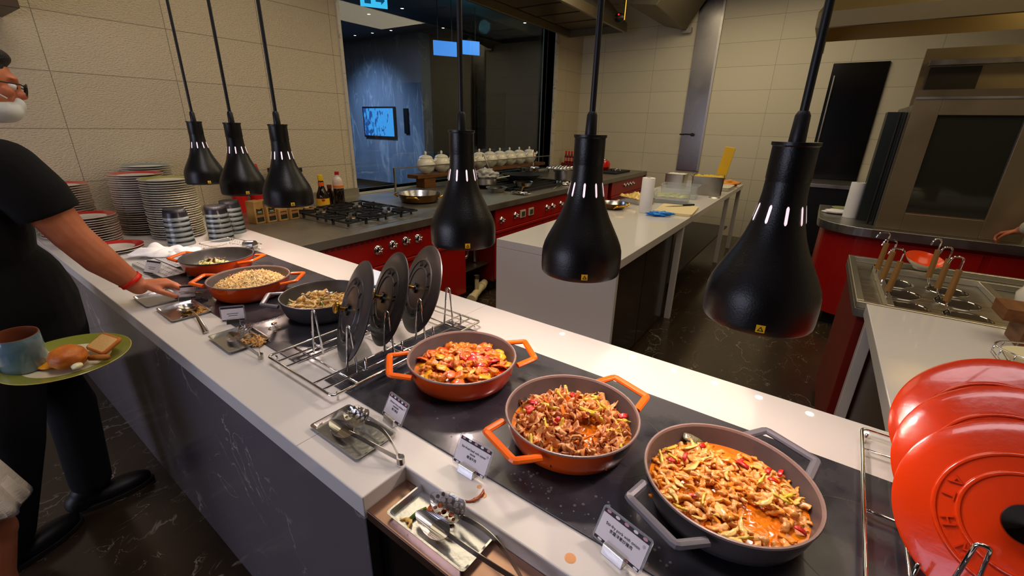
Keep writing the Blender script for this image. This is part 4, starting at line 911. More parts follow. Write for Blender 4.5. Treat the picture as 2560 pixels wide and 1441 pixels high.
stacks = [('green', -3.155, 1.030, 26, 'olive rimmed', 'stack right behind the striped bowls'), ('red', -3.420, 0.965, 27, 'red rimmed', 'tall stack behind the olive one'),
          ('blue', -3.655, 1.100, 29, 'blue grey rimmed', 'rearmost stack against the wall'), ('red', -3.62, 0.650, 23, 'red rimmed', 'stack farthest left by the wall'),
          ('red', -3.325, 0.665, 12, 'red rimmed', 'short stack beside the man'), ('red', -3.045, 0.675, 2, 'red rimmed', 'pair beside the napkins')]
def ordn(k): k += 1; return f"{k}{'th' if 10 < k % 100 < 14 else {1: 'st', 2: 'nd', 3: 'rd'}.get(k % 10, 'th')}"
for si, (c, x, y, n, look, where) in enumerate(stacks):
    for i in range(n):
        o = bpy.data.objects.new('dinner_plate', pm[c]); COL.objects.link(o)
        jx = 0.004*math.sin(i*1.7+si)+(0.006 if i > n-4 else 0); o.location = (x+jx, y+0.003*math.cos(i*2.1+si), HC+0.0005+0.0132*i)
        tag(o, (f'{look} dinner plate on top of the {where}' if i == n-1 else f'{look} plate, {ordn(n-1-i)} from top of the {where}'), 'plate', f'dinner plates in the {where}')
bowl_g = mat('grey_bowl_glaze', (122, 132, 130), rough=0.16, coat=0.4); bowl_k = mat('black_bowl_band', (26, 26, 30), rough=0.3); bowl_f = mat('ribbed_bowl_foot', (24, 24, 26), rough=0.6)
bw = MB(); bw.cur = 0; bw.lathe([(0.066, 0.0), (0.0665, 0.003)], 48); bw.cur = 1; bw.lathe([(0.0665, 0.003), (0.0668, 0.005)], 48)
bw.cur = 0; bw.lathe([(0.0668, 0.005), (0.0650, 0.0175)], 48); bw.cur = 1; bw.lathe([(0.0650, 0.0175), (0.062, 0.030), (0.0605, 0.043)], 48)
bw.cur = 2
rb = []
for i in range(96): 
    rr = 0.0595 if i % 2 else 0.0565; a = 2*PI*i/96; rb.append((rr*math.cos(a), rr*math.sin(a)))
n_ = len(rb); bw.add([(x, y, 0.043) for x, y in rb]+[(x*0.96, y*0.96, 0.060) for x, y in rb]+[(x*0.80, y*0.80, 0.060) for x, y in rb]+[(0, 0, 0.053)], [(i, (i+1) % n_, n_+(i+1) % n_, n_+i) for i in range(n_)]+[(n_+i, n_+(i+1) % n_, 2*n_+(i+1) % n_, 2*n_+i) for i in range(n_)]+[(2*n_+i, 2*n_+(i+1) % n_, 3*n_) for i in range(n_)])
bw.cur = 0; bw.lathe([(0.066, 0.0), (0.062, 0.0), (0.056, 0.036), (0.04, 0.05), (0, 0.052)], 48)
bmesh_ = bw.mesh('striped_bowl', [bowl_g, bowl_k, bowl_f])
for x, y, n, where in ((-2.925, 0.955, 6, 'striped stack nearest the napkins'), (-2.865, 1.140, 6, 'middle striped stack'), (-3.00, 1.275, 6, 'striped stack beside the spice boxes')):
    for i in range(n):
        o = bpy.data.objects.new('striped_bowl', bmesh_); COL.objects.link(o); sc = 1-0.018*i; o.scale = (sc, sc, 1)
        o.location = (x, y, HC+0.0005+0.0285*i); tag(o, (f'upturned grey bowl with black ribbed foot topping the {where}' if i == n-1 else (f'upturned grey bowl at the bottom of the {where}' if i == 0 else f'upturned grey bowl, {ordn(n-1-i)} from top of the {where}')), 'bowl', f'grey bowls in the {where}')

# ------------------------------------------------------------------ cooking line along the window wall
HK = 0.91; KF = -2.42
kt = thing('cooking_suite_top', 'long dark steel worktop running along the window wall', 'worktop', (XW, 1.33, HK-0.06))
def cb(u, v): return (K(u, v)[0]-XW, K(u, v)[1]-1.33)
p0 = K(-3.78, D+0.004); p1 = K(-2.42, D+0.004)
MB().prism([(0.012, p0[1]-1.33), (KF-XW, p1[1]-1.33), (KF-XW, YB-1.34), (0.012, YB-1.34)], 0, 0.06).build('worktop_slab', steel_dk, kt, bevel=0.004)
MB().box(0.012, 0.035, p0[1]-1.30, WY0-1.33, 0.06, 0.13).build('upstand', steel, kt)
for y in (6.12, 4.9): MB().box(KF-XW-1.3, KF-XW+0.0005, y-1.33, y-1.33+0.003, 0.0595, 0.0606).build('worktop_seam', black_pl, kt)
def cab(lab, y0, y1, vents=True, toe=True):
    c = thing('red_cabinet', lab, 'cabinet', (XW, (y0+y1)/2, 0), group='red cooking suite cabinets')
    w = (y1-y0)/2; xf = -2.445-XW
    MB().box(0.02, xf-0.02, -w, w, 0.12, HK-0.062).build('cabinet_body', red_dk, c)
    MB().box(xf-0.02, xf, -w, w, 0.64, HK-0.064).build('control_panel', red_en, c, bevel=0.004)
    MB().box(xf-0.02, xf+0.008, -w, w, 0.605, 0.635).build('panel_lip', red_en, c, bevel=0.006)
    nd = max(1, round((2*w)/0.8)); dw = 2*w/nd
    for k in range(nd): MB().box(xf-0.02, xf-0.004, -w+dw*k+0.006, -w+dw*(k+1)-0.006, 0.14, 0.60).build('cabinet_door', red_en, c, bevel=0.004)
    MB().box(0.1, xf-0.08, -w+0.01, w-0.01, 0.0, 0.12).build('toe_kick', black_pl, c)
    if vents:
        for zz in (0.822, 0.831):
            v = MB(); k = int(2*w/0.045)
            for i in range(k): v.box(xf-0.001, xf+0.0012, -w+0.02+i*0.045, -w+0.02+i*0.045+0.028, zz, zz+0.004)
            o = v.build('vent_row', black_pl, c); o['kind'] = 'stuff'
    return c
def ctl(y, z, parent_y0y1, parent, kind='knob'):
    cy = parent.location.y; xf = -2.445-XW
    if kind == 'knob':
        o = bpy.data.objects.new('control_knob', knob_me); COL.objects.link(o); o.parent = parent; o.location = (xf, y-cy, z)
    else:
        b = MB().box(xf, xf+0.012, y-cy-0.05, y-cy+0.05, z-0.04, z+0.04).build('socket_plate', mat('socket_grey', (190, 184, 160), rough=0.4), parent, bevel=0.004)
        MB().box(xf+0.012, xf+0.016, y-cy-0.028, y-cy+0.028, z-0.024, z+0.024).build('socket_face', mat('socket_dark', (70, 66, 58), rough=0.4), b)
KM = Matrix.Rotation(PI/2, 4, 'Y')
kb = MB(); kb.lathe([(0.0, 0.0), (0.036, 0.0), (0.036, 0.004), (0.024, 0.006), (0.022, 0.012)], 28, KM)
kb.lathe([(0.012, 0.012), (0.012, 0.030), (0.0, 0.031)], 16, KM)
for a in range(4):
    MM = KM @ Matrix.Rotation(a*PI/2+0.5, 4, 'Z'); kb.box(0.004, 0.024, -0.004, 0.004, 0.016, 0.032, MM)
knob_me = kb.mesh('control_knob', chrome)
c1 = cab('red cabinet with four chrome knobs below the gas burners', 1.42, 2.90)
for y, z in ((1.941, 0.755), (2.075, 0.765), (2.203, 0.77), (2.326, 0.765)): ctl(y, z, None, c1)
c2 = cab('long red cabinet with sockets and knobs at middle of the line', 3.34, 6.08, vents=False)
for y, z in ((3.439, 0.73), (3.68, 0.742), (4.32, 0.735), (4.45, 0.735), (4.65, 0.735)): ctl(y, z, None, c2)
for y in (3.81, 3.97): ctl(y, 0.741, None, c2, 'sock')
c3 = cab('far red cabinet with four small knobs beside back wall', 6.22, 7.62, vents=False)
for y in (6.73, 6.86, 6.99, 7.11): ctl(y, 0.76, None, c3)
# open bay with pipes
op = thing('open_bay_shelf', 'dark open bay with steel shelf between two red cabinets', 'shelf', (XW, 3.12, 0))
MB().box(0.30, 0.32, -0.21, 0.21, 0.0, HK-0.062).build('bay_back', mat('bay_dark', (24, 22, 20), rough=0.6), op)
MB().box(0.33, 1.28, -0.21, 0.21, 0.30, 0.315).build('shelf_plate', steel, op)
pv = thing('waste_pipe', 'cream plastic waste pipe lying under the open bay', 'pipe', (-2.50, 3.12, 0))
pm_ = mat('cream_pvc', (206, 190, 140), rough=0.45)
MB().cyl((0.12, -0.22, 0.10), (-0.05, 0.18, 0.10), 0.036, n=24).build('main_pipe', pm_, pv, smooth=True)
MB().cyl((0.137, -0.26, 0.10), (0.115, -0.205, 0.10), 0.044, n=24).build('pipe_collar', pm_, pv, smooth=True); MB().cyl((0.0, 0.06, 0.10), (-0.02, 0.11, 0.10), 0.043, n=24).build('pipe_collar', pm_, pv, smooth=True)
MB().cyl((0.06, -0.08, 0.12), (0.06, -0.08, 0.24), 0.02, n=16).build('riser', pm_, pv, smooth=True)
MB().cyl((0.06, -0.08, 0.24), (0.06, -0.08, 0.27), 0.024, n=16).build('riser_cap', steel, pv, smooth=True)
ug = thing('u_bend_pipe', 'grey steel u-bend pipe hanging in the open bay', 'pipe', (-2.62, 3.10, 0.33))
MB().tube(rnd3([(0, -0.15, 0.07), (0, 0.02, 0.07), (0, 0.02, 0.16), (0, 0.13, 0.16), (0, 0.13, 0.0)], 0.04, 5), 0.018, 14).build('bent_tube', steel, ug, smooth=True)

# gas burners
gs = thing('gas_burner_plate', 'black four-burner gas hob set in the steel worktop', 'gas hob', (-2.93, 2.14, HK+0.0005))
MB().box(-0.36, 0.36, -0.33, 0.33, 0, 0.004).build('burner_tray', steel_dk, gs, bevel=0.002)
bi = 0
for bx in (-0.18, 0.18):
    for by in (-0.165, 0.165):
        g = MB()
        for k in range(8):
            a = PI/4*k+PI/8*0; M = Matrix.Translation((bx, by, 0)) @ Matrix.Rotation(a, 4, 'Z')
            o_ = 0.165 if k % 2 == 0 else 0.19; g.prism([(0.055, -0.007), (o_, -0.009), (o_, 0.009), (0.055, 0.007)], 0.030, 0.046, M)
            g.box(o_-0.015, o_, -0.007, 0.007, 0.004, 0.046, M)
        g.tube([(bx-0.168, by-0.155, 0.036), (bx+0.168, by-0.155, 0.036), (bx+0.168, by+0.155, 0.036), (bx-0.168, by+0.155, 0.036)], 0.008, 6, closed=True)
        g.build('pan_support', iron, gs)
        MB().lathe([(0.0, 0.024), (0.038, 0.024), (0.046, 0.020), (0.052, 0.008), (0.052, 0.004)], 28, Matrix.Translation((bx, by, 0))).build('burner_head', iron, gs, smooth=True)
        MB().lathe([(0.0, 0.030), (0.024, 0.030), (0.028, 0.026), (0.028, 0.0245)], 24, Matrix.Translation((bx, by, 0))).build('burner_cap', mat('burner_cap', (150, 130, 110), rough=0.35, metal=0.8), gs, smooth=True)

# copper paella pan with brass handles
def brass_pan(lab, x, y, z, r, ang=0.0, deep=0.075):
    p = thing('brass_handled_pan', lab, 'pan', (x, y, z), ang, group='dark pans with brass handles'); k = r
    MB().lathe([(0, 0.002), (0.75*k, 0.002), (0.86*k, 0.012), (0.97*k, deep), (1.0*k, deep+0.002), (1.0*k, deep+0.004)], 56).build('pan_body', mat('dark_copper', (88, 62, 34), rough=0.3, metal=0.9), p, smooth=True)
    MB().lathe([(1.0*k, deep+0.004), (0.97*k, deep+0.003), (0.84*k, 0.016), (0.74*k, 0.006), (0, 0.006)], 56).build('pan_lining', steel_pol, p, smooth=True)
    for a in (0.0, PI/2, PI, 3*PI/2):
        M = Matrix.Rotation(a, 4, 'Z'); h = MB()
        h.tube(rnd3([M @ Vector(v) for v in [(0.95*k, -0.05, deep-0.028), (k+0.03, -0.045, deep-0.008), (k+0.03, 0.045, deep-0.008), (0.95*k, 0.05, deep-0.028)]], 0.02, 4), 0.008, 8)
        h.build('brass_handle', brass, p, smooth=True)
    return p
brass_pan('wide dark pan with brass handles beside the gas burners', -3.03, 2.93, HK+0.001, 0.20, 0.5)
brass_pan('small brass handled pan at left edge of white island', -1.50, 3.86, 0.901, 0.13, 0.9, 0.05)

# sauces, jars and boxes left of the burners
def bottle(name, lab, x, y, prof, mt, cap, cap_prof, label=None, z=HK, group=None):
    b = thing(name, lab, 'bottle', (x, y, z), 0, group)
    MB().lathe(prof, 32).build('bottle_body', mt, b, smooth=True)
    MB().lathe(cap_prof, 24).build('cap', cap, b, smooth=True)
    if label:
        for (r_, z0, z1, mm) in label: MB().lathe([(r_, z0), (r_, z1)], 32).build('label', mm, b, smooth=True)
    return b
soy = mat('dark_sauce_glass', (26, 12, 6), rough=0.08, coat=0.6); clearp = mat('clear_bottle', (206, 188, 170), rough=0.1, coat=0.5)
b = bottle('sauce_bottle', 'brown glass sauce bottle with yellow cap and yellow label', -3.42, 2.19, [(0, 0), (0.048, 0.0), (0.052, 0.01), (0.050, 0.075), (0.046, 0.11), (0.030, 0.15), (0.022, 0.175), (0.020, 0.225)], soy, mat('yellow_cap', (236, 196, 16), rough=0.4), [(0.021, 0.222), (0.022, 0.225), (0.021, 0.268), (0.0, 0.269)],
           [(0.0525, 0.018, 0.078, mat('yellow_label', (232, 176, 40), rough=0.5)), (0.024, 0.180, 0.212, mat('orange_neck_label', (226, 96, 30), rough=0.5))])
lm = MB(); 
lm.add([(0.0535*math.cos(t), 0.0535*math.sin(t), 0.066+0.010*math.sin(q)) for q in [2*PI*i/14 for i in range(14)] for t in [-0.53+0.26*math.cos(q)]], [tuple(range(14))]); lm.build('label_oval', mat('label_red', (196, 20, 16), rough=0.5), b)
b = bottle('sauce_bottle', 'clear plastic bottle of dark sauce with red cap beside the window', -3.39, 2.33, [(0, 0), (0.040, 0.0), (0.044, 0.01), (0.043, 0.10), (0.045, 0.125), (0.042, 0.15)], soy, mat('red_cap', (196, 20, 20), rough=0.4), [(0.017, 0.262), (0.018, 0.264), (0.018, 0.288), (0.0, 0.289)],
           [(0.0445, 0.152, 0.205, mat('pale_label', (226, 190, 160), rough=0.5)), (0.0447, 0.155, 0.175, mat('orange_label', (232, 120, 30), rough=0.5))])
MB().lathe([(0.042, 0.15), (0.044, 0.16), (0.043, 0.21), (0.034, 0.235), (0.018, 0.25), (0.016, 0.265)], 32).build('clear_shoulder', clearp, b, smooth=True)
bottle('sauce_bottle', 'small dark bottle with brown cap half hidden behind the yellow capped one', -3.52, 2.33, [(0, 0), (0.032, 0.0), (0.034, 0.08), (0.02, 0.12), (0.016, 0.14)], soy, mat('brown_cap', (110, 40, 26), rough=0.4), [(0.020, 0.135), (0.020, 0.165), (0, 0.166)])
j = bottle('glass_jar', 'tall glass jar with black lid behind the third far lamp', -3.64, 2.11, [(0, 0), (0.055, 0.0), (0.058, 0.01), (0.058, 0.26), (0.05, 0.285)], mat('jar_contents', (150, 136, 110), rough=0.12, coat=0.5), black_pl, [(0.052, 0.283), (0.055, 0.285), (0.055, 0.315), (0, 0.316)],
           [(0.0585, 0.08, 0.23, mat('black_label', (26, 20, 14), rough=0.4)), (0.0590, 0.145, 0.185, mat('green_label', (96, 120, 90), rough=0.5))])
bottle('glass_jar', 'second black lidded jar just left of the tall glass jar', -3.70, 1.97, [(0, 0), (0.055, 0.0), (0.058, 0.01), (0.058, 0.26), (0.05, 0.285)], mat('jar_contents', (150, 136, 110)), black_pl, [(0.052, 0.283), (0.055, 0.285), (0.055, 0.320), (0, 0.321)])
red_lab = mat('red_can_print', (198, 22, 18), rough=0.35)
for k, (x, y, lab) in enumerate(((-3.70, 1.66, 'red squeeze bottle with red cap, left of the two by wall'), (-3.71, 1.80, 'red squeeze bottle with red cap, right of the two by wall'))):
    b = bottle('squeeze_bottle', lab, x, y, [(0, 0), (0.050, 0.0), (0.052, 0.02), (0.052, 0.25), (0.046, 0.29)], red_lab, mat('bright_red_cap', (214, 18, 14), rough=0.4), [(0.047, 0.285), (0.048, 0.29), (0.032, 0.36), (0.0, 0.362)],
           [(0.0526, 0.24, 0.262, mat('green_print', (60, 110, 50), rough=0.5))])
    MB().add([(0.0535*math.cos(-0.5+0.35*math.cos(q)), 0.0535*math.sin(-0.5+0.35*math.cos(q)), 0.215+0.022*math.sin(q)) for q in [2*PI*i/16 for i in range(16)]], [tuple(range(16))]).build('label_oval', mat('white_print', (236, 226, 214), rough=0.5), b)
sb_m = mat('kraft_print', (178, 140, 80), rough=0.5, color2=(150, 110, 52), noise_scale=14)
for k in range(4):
    tall = 0.155 if k < 2 else 0.085
    y = 1.53+0.078*k; x = -3.22+0.012*k
    b = thing('spice_box', ('tall' if k < 2 else 'short')+' kraft spice box with window, '+('leftmost', 'second from left', 'third from left', 'rightmost')[k]+' of four', 'box', (x, y, HK+0.0005), 0.12, group='kraft spice boxes')
    MB().box(-0.045, 0.045, -0.036, 0.036, 0, tall).build('carton', sb_m, b, bevel=0.003)
    MB().box(0.0452, 0.0458, -0.026, 0.026, 0.012, 0.068).build('window_panel', mat('dark_window', (38, 40, 34), rough=0.2), b)
    MB().box(0.0459, 0.0463, -0.026, 0.026, 0.044, 0.062).build('contents_band', mat('brown_band', (150, 100, 56), rough=0.5), b)
    if k < 2:
        MB().add([(0.0462, -0.024, 0.072), (0.0462, 0.024, 0.072), (0.0462, 0.024, 0.106), (0.0462, 0.0, 0.098), (0.0462, -0.024, 0.106)], [(0, 1, 2, 3, 4)]).build('printed_emblem', mat('emblem_dark', (46, 26, 22), rough=0.5), b)
        MB().box(0.0463, 0.0466, -0.015, 0.015, 0.076, 0.086).build('printed_emblem', mat('emblem_green', (120, 160, 120), rough=0.5), b)
for k in range(2):
    o = MB().lathe([(0, 0), (0.028, 0.0), (0.042, 0.035), (0.044, 0.05), (0.040, 0.05), (0.03, 0.01), (0, 0.006)], 28).build('small_bowl', mat('tan_bowl', (186, 150, 100), rough=0.3), loc=(-3.28+0.03*k, 1.87+0.09*k, HK+0.0005), smooth=True); tag(o, ('left' if k == 0 else 'right')+' small tan bowl beside the row of spice boxes', 'bowl', 'small tan bowls')

# glass guard, plank shelf and urns below the window
gg = thing('glass_guard', 'low glass guard with steel edge before the row of urns', 'glass screen', (-3.60, 4.75, HK+0.0005))
MB().box(-0.003, 0.003, -1.60, 1.60, 0.0, 0.24).build('glass_pane', glass_m, gg)
MB().box(-0.008, 0.008, -1.61, 1.61, 0.24, 0.252).build('top_rail', steel, gg); 
for y in (-1.61, 1.60): MB().box(-0.008, 0.008, y, y+0.016, 0, 0.24).build('end_post', steel, gg)
pk = thing('plank_shelf', 'long brown wood plank shelf on blocks along the window sill', 'shelf', (-3.725, 4.92, HK+0.0005))
MB().box(-0.07, 0.10, -1.42, 1.36, 0.11, 0.15).build('plank', wood, pk, bevel=0.003)
for y in (-1.22, -0.1, 1.1): MB().box(-0.05, 0.085, y-0.09, y+0.09, 0.0, 0.11).build('block', wood, pk, bevel=0.003)
u = thing('china_urn', 'x', 'urn', (0, 0, 0), group='cream china urns below the window')
MB().lathe([(0, 0.0), (0.045, 0.0), (0.05, 0.006), (0.085, 0.035), (0.105, 0.075), (0.107, 0.105), (0.095, 0.14), (0.078, 0.163), (0.072, 0.168)], 40).build('urn_body', china, u, smooth=True)
MB().lathe([(0.078, 0.166), (0.079, 0.171), (0.066, 0.186), (0.04, 0.198), (0.012, 0.203), (0, 0.203)], 40).build('urn_lid', china, u, smooth=True)
MB().ell((0, 0, 0.222), (0.014, 0.014, 0.021), 14, 10).build('lid_knob', china, u, smooth=True)
MB().tube([(0.085, 0.04, 0.135), (0.10, 0.065, 0.150), (0.085, 0.088, 0.165)], [0.016, 0.013, 0.010], 10).build('lug', china, u, smooth=True)
um = kid_map(u); ords = ['first from left', 'second from left', 'third from left', 'fourth from left, behind the lamp neck', 'fifth from left, behind the lamp neck', 'fifth from right', 'fourth from right', 'third from right', 'second from right', 'rightmost']
ys = [3.72, 3.98, 4.24, 4.47, 4.70, 4.93, 5.16, 5.40, 5.65, 5.93]
for i, y in enumerate(ys):
    q = u if i == 0 else copy_tree(u, um); q.location = (-3.715, y, HK+0.152); q['label'] = f'cream china urn on the plank shelf, {ords[i]}'; q.rotation_euler = (0, 0, 0.0)

# pans and tools on the far part of the cooking line
def pot(lab, x, y, r, h, mt, z=HK+0.001, lidded=False, hand=None, cat='pot', name='cooking_pot', ang=0, group=None, flare=1.0):
    p = thing(name, lab, cat, (x, y, z), ang, group)
    MB().lathe([(0, 0), (r*0.93/flare, 0), (r/flare, 0.006), (r, h), (r+0.004, h+0.002), (r-0.003, h), (r*0.98/flare-0.003, 0.01), (0, 0.008)], 40).build('pot_body', mt, p, smooth=True)
    if hand == 'long':
        MB().tube([(r*0.95, 0, h*0.8), (r+0.06, 0, h*0.95), (r+0.20, 0, h*1.15)], [0.008, 0.009, 0.011], 8, flat=0.5).build('long_handle', mt, p, smooth=True)
    if hand == 'loops':
        for s in (1, -1): MB().tube(rnd3([(s*r, -0.04, h*0.8), (s*(r+0.035), -0.035, h*0.82), (s*(r+0.035), 0.035, h*0.82), (s*r, 0.04, h*0.8)], 0.015, 3), 0.006, 8).build('loop_handle', mt, p, smooth=True)
    if lidded:
        MB().lathe([(r+0.004, h+0.002), (r+0.002, h+0.008), (r*0.6, h+0.018), (0, h+0.022)], 40).build('pot_lid', mt, p, smooth=True)
        MB().lathe([(0.008, h+0.02), (0.008, h+0.035), (0.02, h+0.04), (0.018, h+0.048), (0, h+0.05)], 20).build('lid_knob', black_pl, p, smooth=True)
    return p
trv = thing('burner_grate', 'black burner grate under the wok and pans', 'grate', (-2.98, 4.62, HK+0.001))
g = MB()
for k in range(7): g.box(-0.42+0.13*k, -0.40+0.13*k, -0.55, 0.55, 0, 0.03)
g.box(-0.44, 0.42, -0.55, -0.53, 0, 0.032).box(-0.44, 0.42, 0.53, 0.55, 0, 0.032); g.build('grate_bars', iron, trv)
pot('black iron wok on the grate behind the window guard', -3.06, 4.72, 0.25, 0.085, iron, z=HK+0.035, cat='wok', name='wok', flare=1.7, hand='loops')
pot('steel frying pan resting tilted beside the black wok', -3.22, 5.13, 0.15, 0.04, steel_pol, z=HK+0.125, cat='pan', name='frying_pan', hand='long', ang=0.4, flare=1.15)
pot('fluted steel bowl with dark rim behind the lamp', -2.86, 3.92, 0.115, 0.05, steel_pol, cat='bowl', name='steel_bowl', flare=1.5)
pot('round steel strainer pan with a side hole beside the wok', -3.13, 4.08, 0.125, 0.07, steel, z=HK+0.045, cat='pan', name='saucepan', hand='long', ang=1.2)
pot('small shiny steel bowl with food remains before the wok', -2.78, 4.33, 0.12, 0.045, chrome, z=HK+0.034, cat='bowl', name='steel_bowl', flare=1.4)
pot('tall steel stock pot at middle of the cooking line', -2.78, 5.36, 0.14, 0.15, steel, hand='loops')
o = MB().box(-0.10, 0.25, -0.22, 0.20, 0.0, 0.012).build('bun_tray', steel, loc=(-2.90, 5.34, HK+0.158), bevel=0.003)
tb = thing('muffin_mould', 'steel mould tray of round cups on the stock pot', 'baking tray', (-2.90, 5.34, HK+0.171)); o.parent = tb; o.location = (0, 0, -0.013); o.name = 'mould_plate'
cu_ = MB().lathe([(0.034, 0.0), (0.032, 0.014), (0.02, 0.022), (0, 0.024)], 20).mesh('mould_cup', steel_pol)
for i in range(3):
    for k in range(4): q = bpy.data.objects.new('mould_cup', cu_); COL.objects.link(q); q.parent = tb; q.location = (-0.03+0.085*i, -0.16+0.10*k, 0)
bg = chunk_mesh('plastic_bag', mat('cloudy_plastic', (206, 202, 192), rough=0.2, bump=0.5, bump_scale=30, trans=0.3), 0.10, 1.3, 1.0, 0.6, 4, amp=0.35, sub=4, freq=2.5)
single('plastic_bag', bg, 'crumpled clear plastic bag heaped on the strainer pan', 'bag', (-3.13, 4.10, HK+0.155))
def ladle(lab, x, y, z, lean, ln=0.26):
    l = thing('ladle', lab, 'ladle', (x, y, z), 0, group='upright ladle handles')
    MB().tube([(0, 0, 0), (lean[0]*0.5, lean[1]*0.5, ln*0.5), (lean[0], lean[1], ln), (lean[0], lean[1]-0.012, ln+0.012), (lean[0], lean[1]-0.02, ln-0.02)], 0.006, 8).build('ladle_handle', chrome, l, smooth=True)
    MB().lathe([(0, 0), (0.03, 0.008), (0.04, 0.03), (0.037, 0.03), (0.027, 0.012), (0, 0.004)], 20).build('ladle_cup', chrome, l, smooth=True)
ladle('steel ladle leaning left out of the plastic bag pan', -3.16, 4.26, HK+0.12, (-0.05, -0.12), 0.24)
ladle('steel ladle standing upright in the frying pan', -3.20, 5.22, HK+0.135, (0.0, 0.0), 0.24)
single('wooden_spoon', MB().tube([(0, -0.17, 0), (0, 0.05, 0.012), (0, 0.15, 0.018)], [0.007, 0.008, 0.022], 10, flat=0.35).mesh('wooden_spoon', wood), 'brown wooden spoon lying across the steel bowl', 'spoon', (-2.66, 4.13, HK+0.024), (0, 0, 0.5))
single('steel_spatula', MB().tube([(0, -0.2, 0), (0, 0.06, 0.004), (0, 0.17, 0.0)], [0.006, 0.006, 0.028], 10, flat=0.25).mesh('steel_spatula', chrome), 'steel spatula on worktop edge near the wooden spoon', 'spatula', (-2.55, 4.72, HK+0.010), (0, 0, 0.3))
for k, (x, y) in enumerate(((-2.57, 3.95), (-2.62, 5.0))):
    single('foil_scrap', chunk_mesh('foil_scrap', chrome, 0.07, 1.5, 0.7, 0.18 if k == 0 else 0.4, k+3, amp=0.4, sub=3, freq=2.2), ('flat steel cover plate at front edge of the worktop', 'crumpled shiny foil before the stock pot')[k], 'foil', (x, y, HK+0.02))
# red bottles in the corner, red kettle, black tray
for k in range(6):
    x = -3.66+0.055*k; y = 7.05-0.0*k
    b = bottle('chilli_sauce_bottle', ['leftmost', 'second', 'third', 'fourth', 'fifth', 'last'][k]+' small red capped sauce bottle from left, against the corner wall', x, y, [(0, 0), (0.026, 0.0), (0.026, 0.10), (0.014, 0.14), (0.012, 0.16)], mat('red_brown_sauce', (120, 24, 14), rough=0.2), mat('bright_red_cap', (214, 18, 14)), [(0.016, 0.155), (0.016, 0.195), (0, 0.196)], [(0.0265, 0.03, 0.085, mat('pale_red_label', (200, 120, 100), rough=0.5))], z=HK+0.10, group='red capped bottles in the corner')
o = MB().box(-3.72, -3.34, 6.99, 7.11, HK+0.001, HK+0.10).build('red_crate', red_dk, bevel=0.004); tag(o, 'low dark red crate carrying the six sauce bottles', 'crate')
kt_ = thing('red_kettle', 'shiny red round kettle at far end of cooking line', 'kettle', (-2.98, 7.10, HK+0.03))
MB().lathe([(0, 0), (0.07, 0), (0.11, 0.04), (0.115, 0.09), (0.09, 0.14), (0.05, 0.155)], 36).build('kettle_body', mat('glossy_red', (206, 24, 12), rough=0.1, coat=0.6), kt_, smooth=True)
MB().lathe([(0.055, 0.153), (0.05, 0.165), (0, 0.17)], 24).build('kettle_lid', steel, kt_, smooth=True)
bt = tag(MB().box(-3.25, -2.60, 6.72, 7.35, HK+0.001, HK+0.028).build('griddle_plate', iron, bevel=0.005), 'flat black griddle plate under the red kettle', 'griddle')
pot('small steel saucepan left of the red kettle', -3.15, 6.90, 0.09, 0.11, steel, z=HK+0.030, hand='long', ang=2.5, name='saucepan')
pot('shallow chrome dish on right end of griddle plate', -2.72, 7.02, 0.08, 0.03, chrome, z=HK+0.030, cat='dish', name='steel_dish')
# extractor hood above the line
hd = thing('extractor_hood', 'long steel extractor hood high above the cooking line', 'extractor hood', (-3.3, 4.7, 2.93))
h_ = MB(); h_.box(-0.46, -0.42, -2.4, 2.35, 0, 0.12).box(0.46, 0.50, -2.4, 2.35, 0, 0.12).box(-0.46, 0.50, -2.44, -2.40, 0, 0.12).box(-0.46, 0.50, 2.35, 2.39, 0, 0.12); h_.build('hood_lip', mat('hood_steel', (140, 128, 104), rough=0.35, metal=0.9), hd, bevel=0.004)
MB().add([(-0.46, -2.44, 0.12), (0.50, -2.44, 0.12), (0.50, 2.39, 0.12), (-0.46, 2.39, 0.12), (-0.46, -2.3, 0.5), (0.15, -2.3, 0.5), (0.15, 2.25, 0.5), (-0.46, 2.25, 0.5)], [(0, 1, 5, 4), (1, 2, 6, 5), (2, 3, 7, 6), (3, 0, 4, 7), (4, 5, 6, 7)]).build('hood_canopy', steel_dk, hd)
for k in range(9): MB().box(-0.40, 0.44, -2.3+0.52*k, -1.84+0.52*k, 0.10, 0.112, None).build('filter_panel', mat('filter_steel', (110, 98, 74), rough=0.4, metal=0.8), hd)
gp = thing('gas_pipe', 'thin yellow lit pipe dropping from hood near the corner', 'pipe', (-2.535, 6.29, 2.93))
MB().cyl((0, 0, 0), (0.0, 0, 0.45), 0.012, n=12).build('pipe_run', brass, gp, smooth=True)
MB().ell((-0.07, 0, 0.03), (0.07, 0.06, 0.06), 16, 10).build('valve_body', black_pl, gp, smooth=True); MB().ell((-0.06, -0.055, 0.06), (0.01, 0.01, 0.01), 8, 6).build('indicator_lamp', mat('red_indicator', (255, 30, 40), emit=(255, 20, 40), emit_s=2), gp)
dc = thing('air_duct', 'sloping dull steel air duct at ceiling by the steel strip', 'air duct', (-2.1, 7.0, 3.0))
MB().add([(-0.55, 0.6, 0.36), (-0.30, 0.6, 0.06), (0.02, 0.6, -0.02), (0.26, 0.6, 0.36), (-0.85, -0.5, 0.44), (-0.5, -0.5, 0.16), (-0.1, -0.5, 0.10), (0.2, -0.5, 0.44)], [(0, 3, 2, 1), (4, 5, 6, 7), (0, 1, 5, 4), (1, 2, 6, 5), (2, 3, 7, 6), (3, 0, 4, 7)]).build('duct_shell', mat('dull_duct', (120, 112, 92), rough=0.5, metal=0.6), dc, bevel=0.01)
MB().box(-0.05, 0.10, 0.61, 0.66, -0.05, 0.02).build('duct_flange', steel_dk, dc)

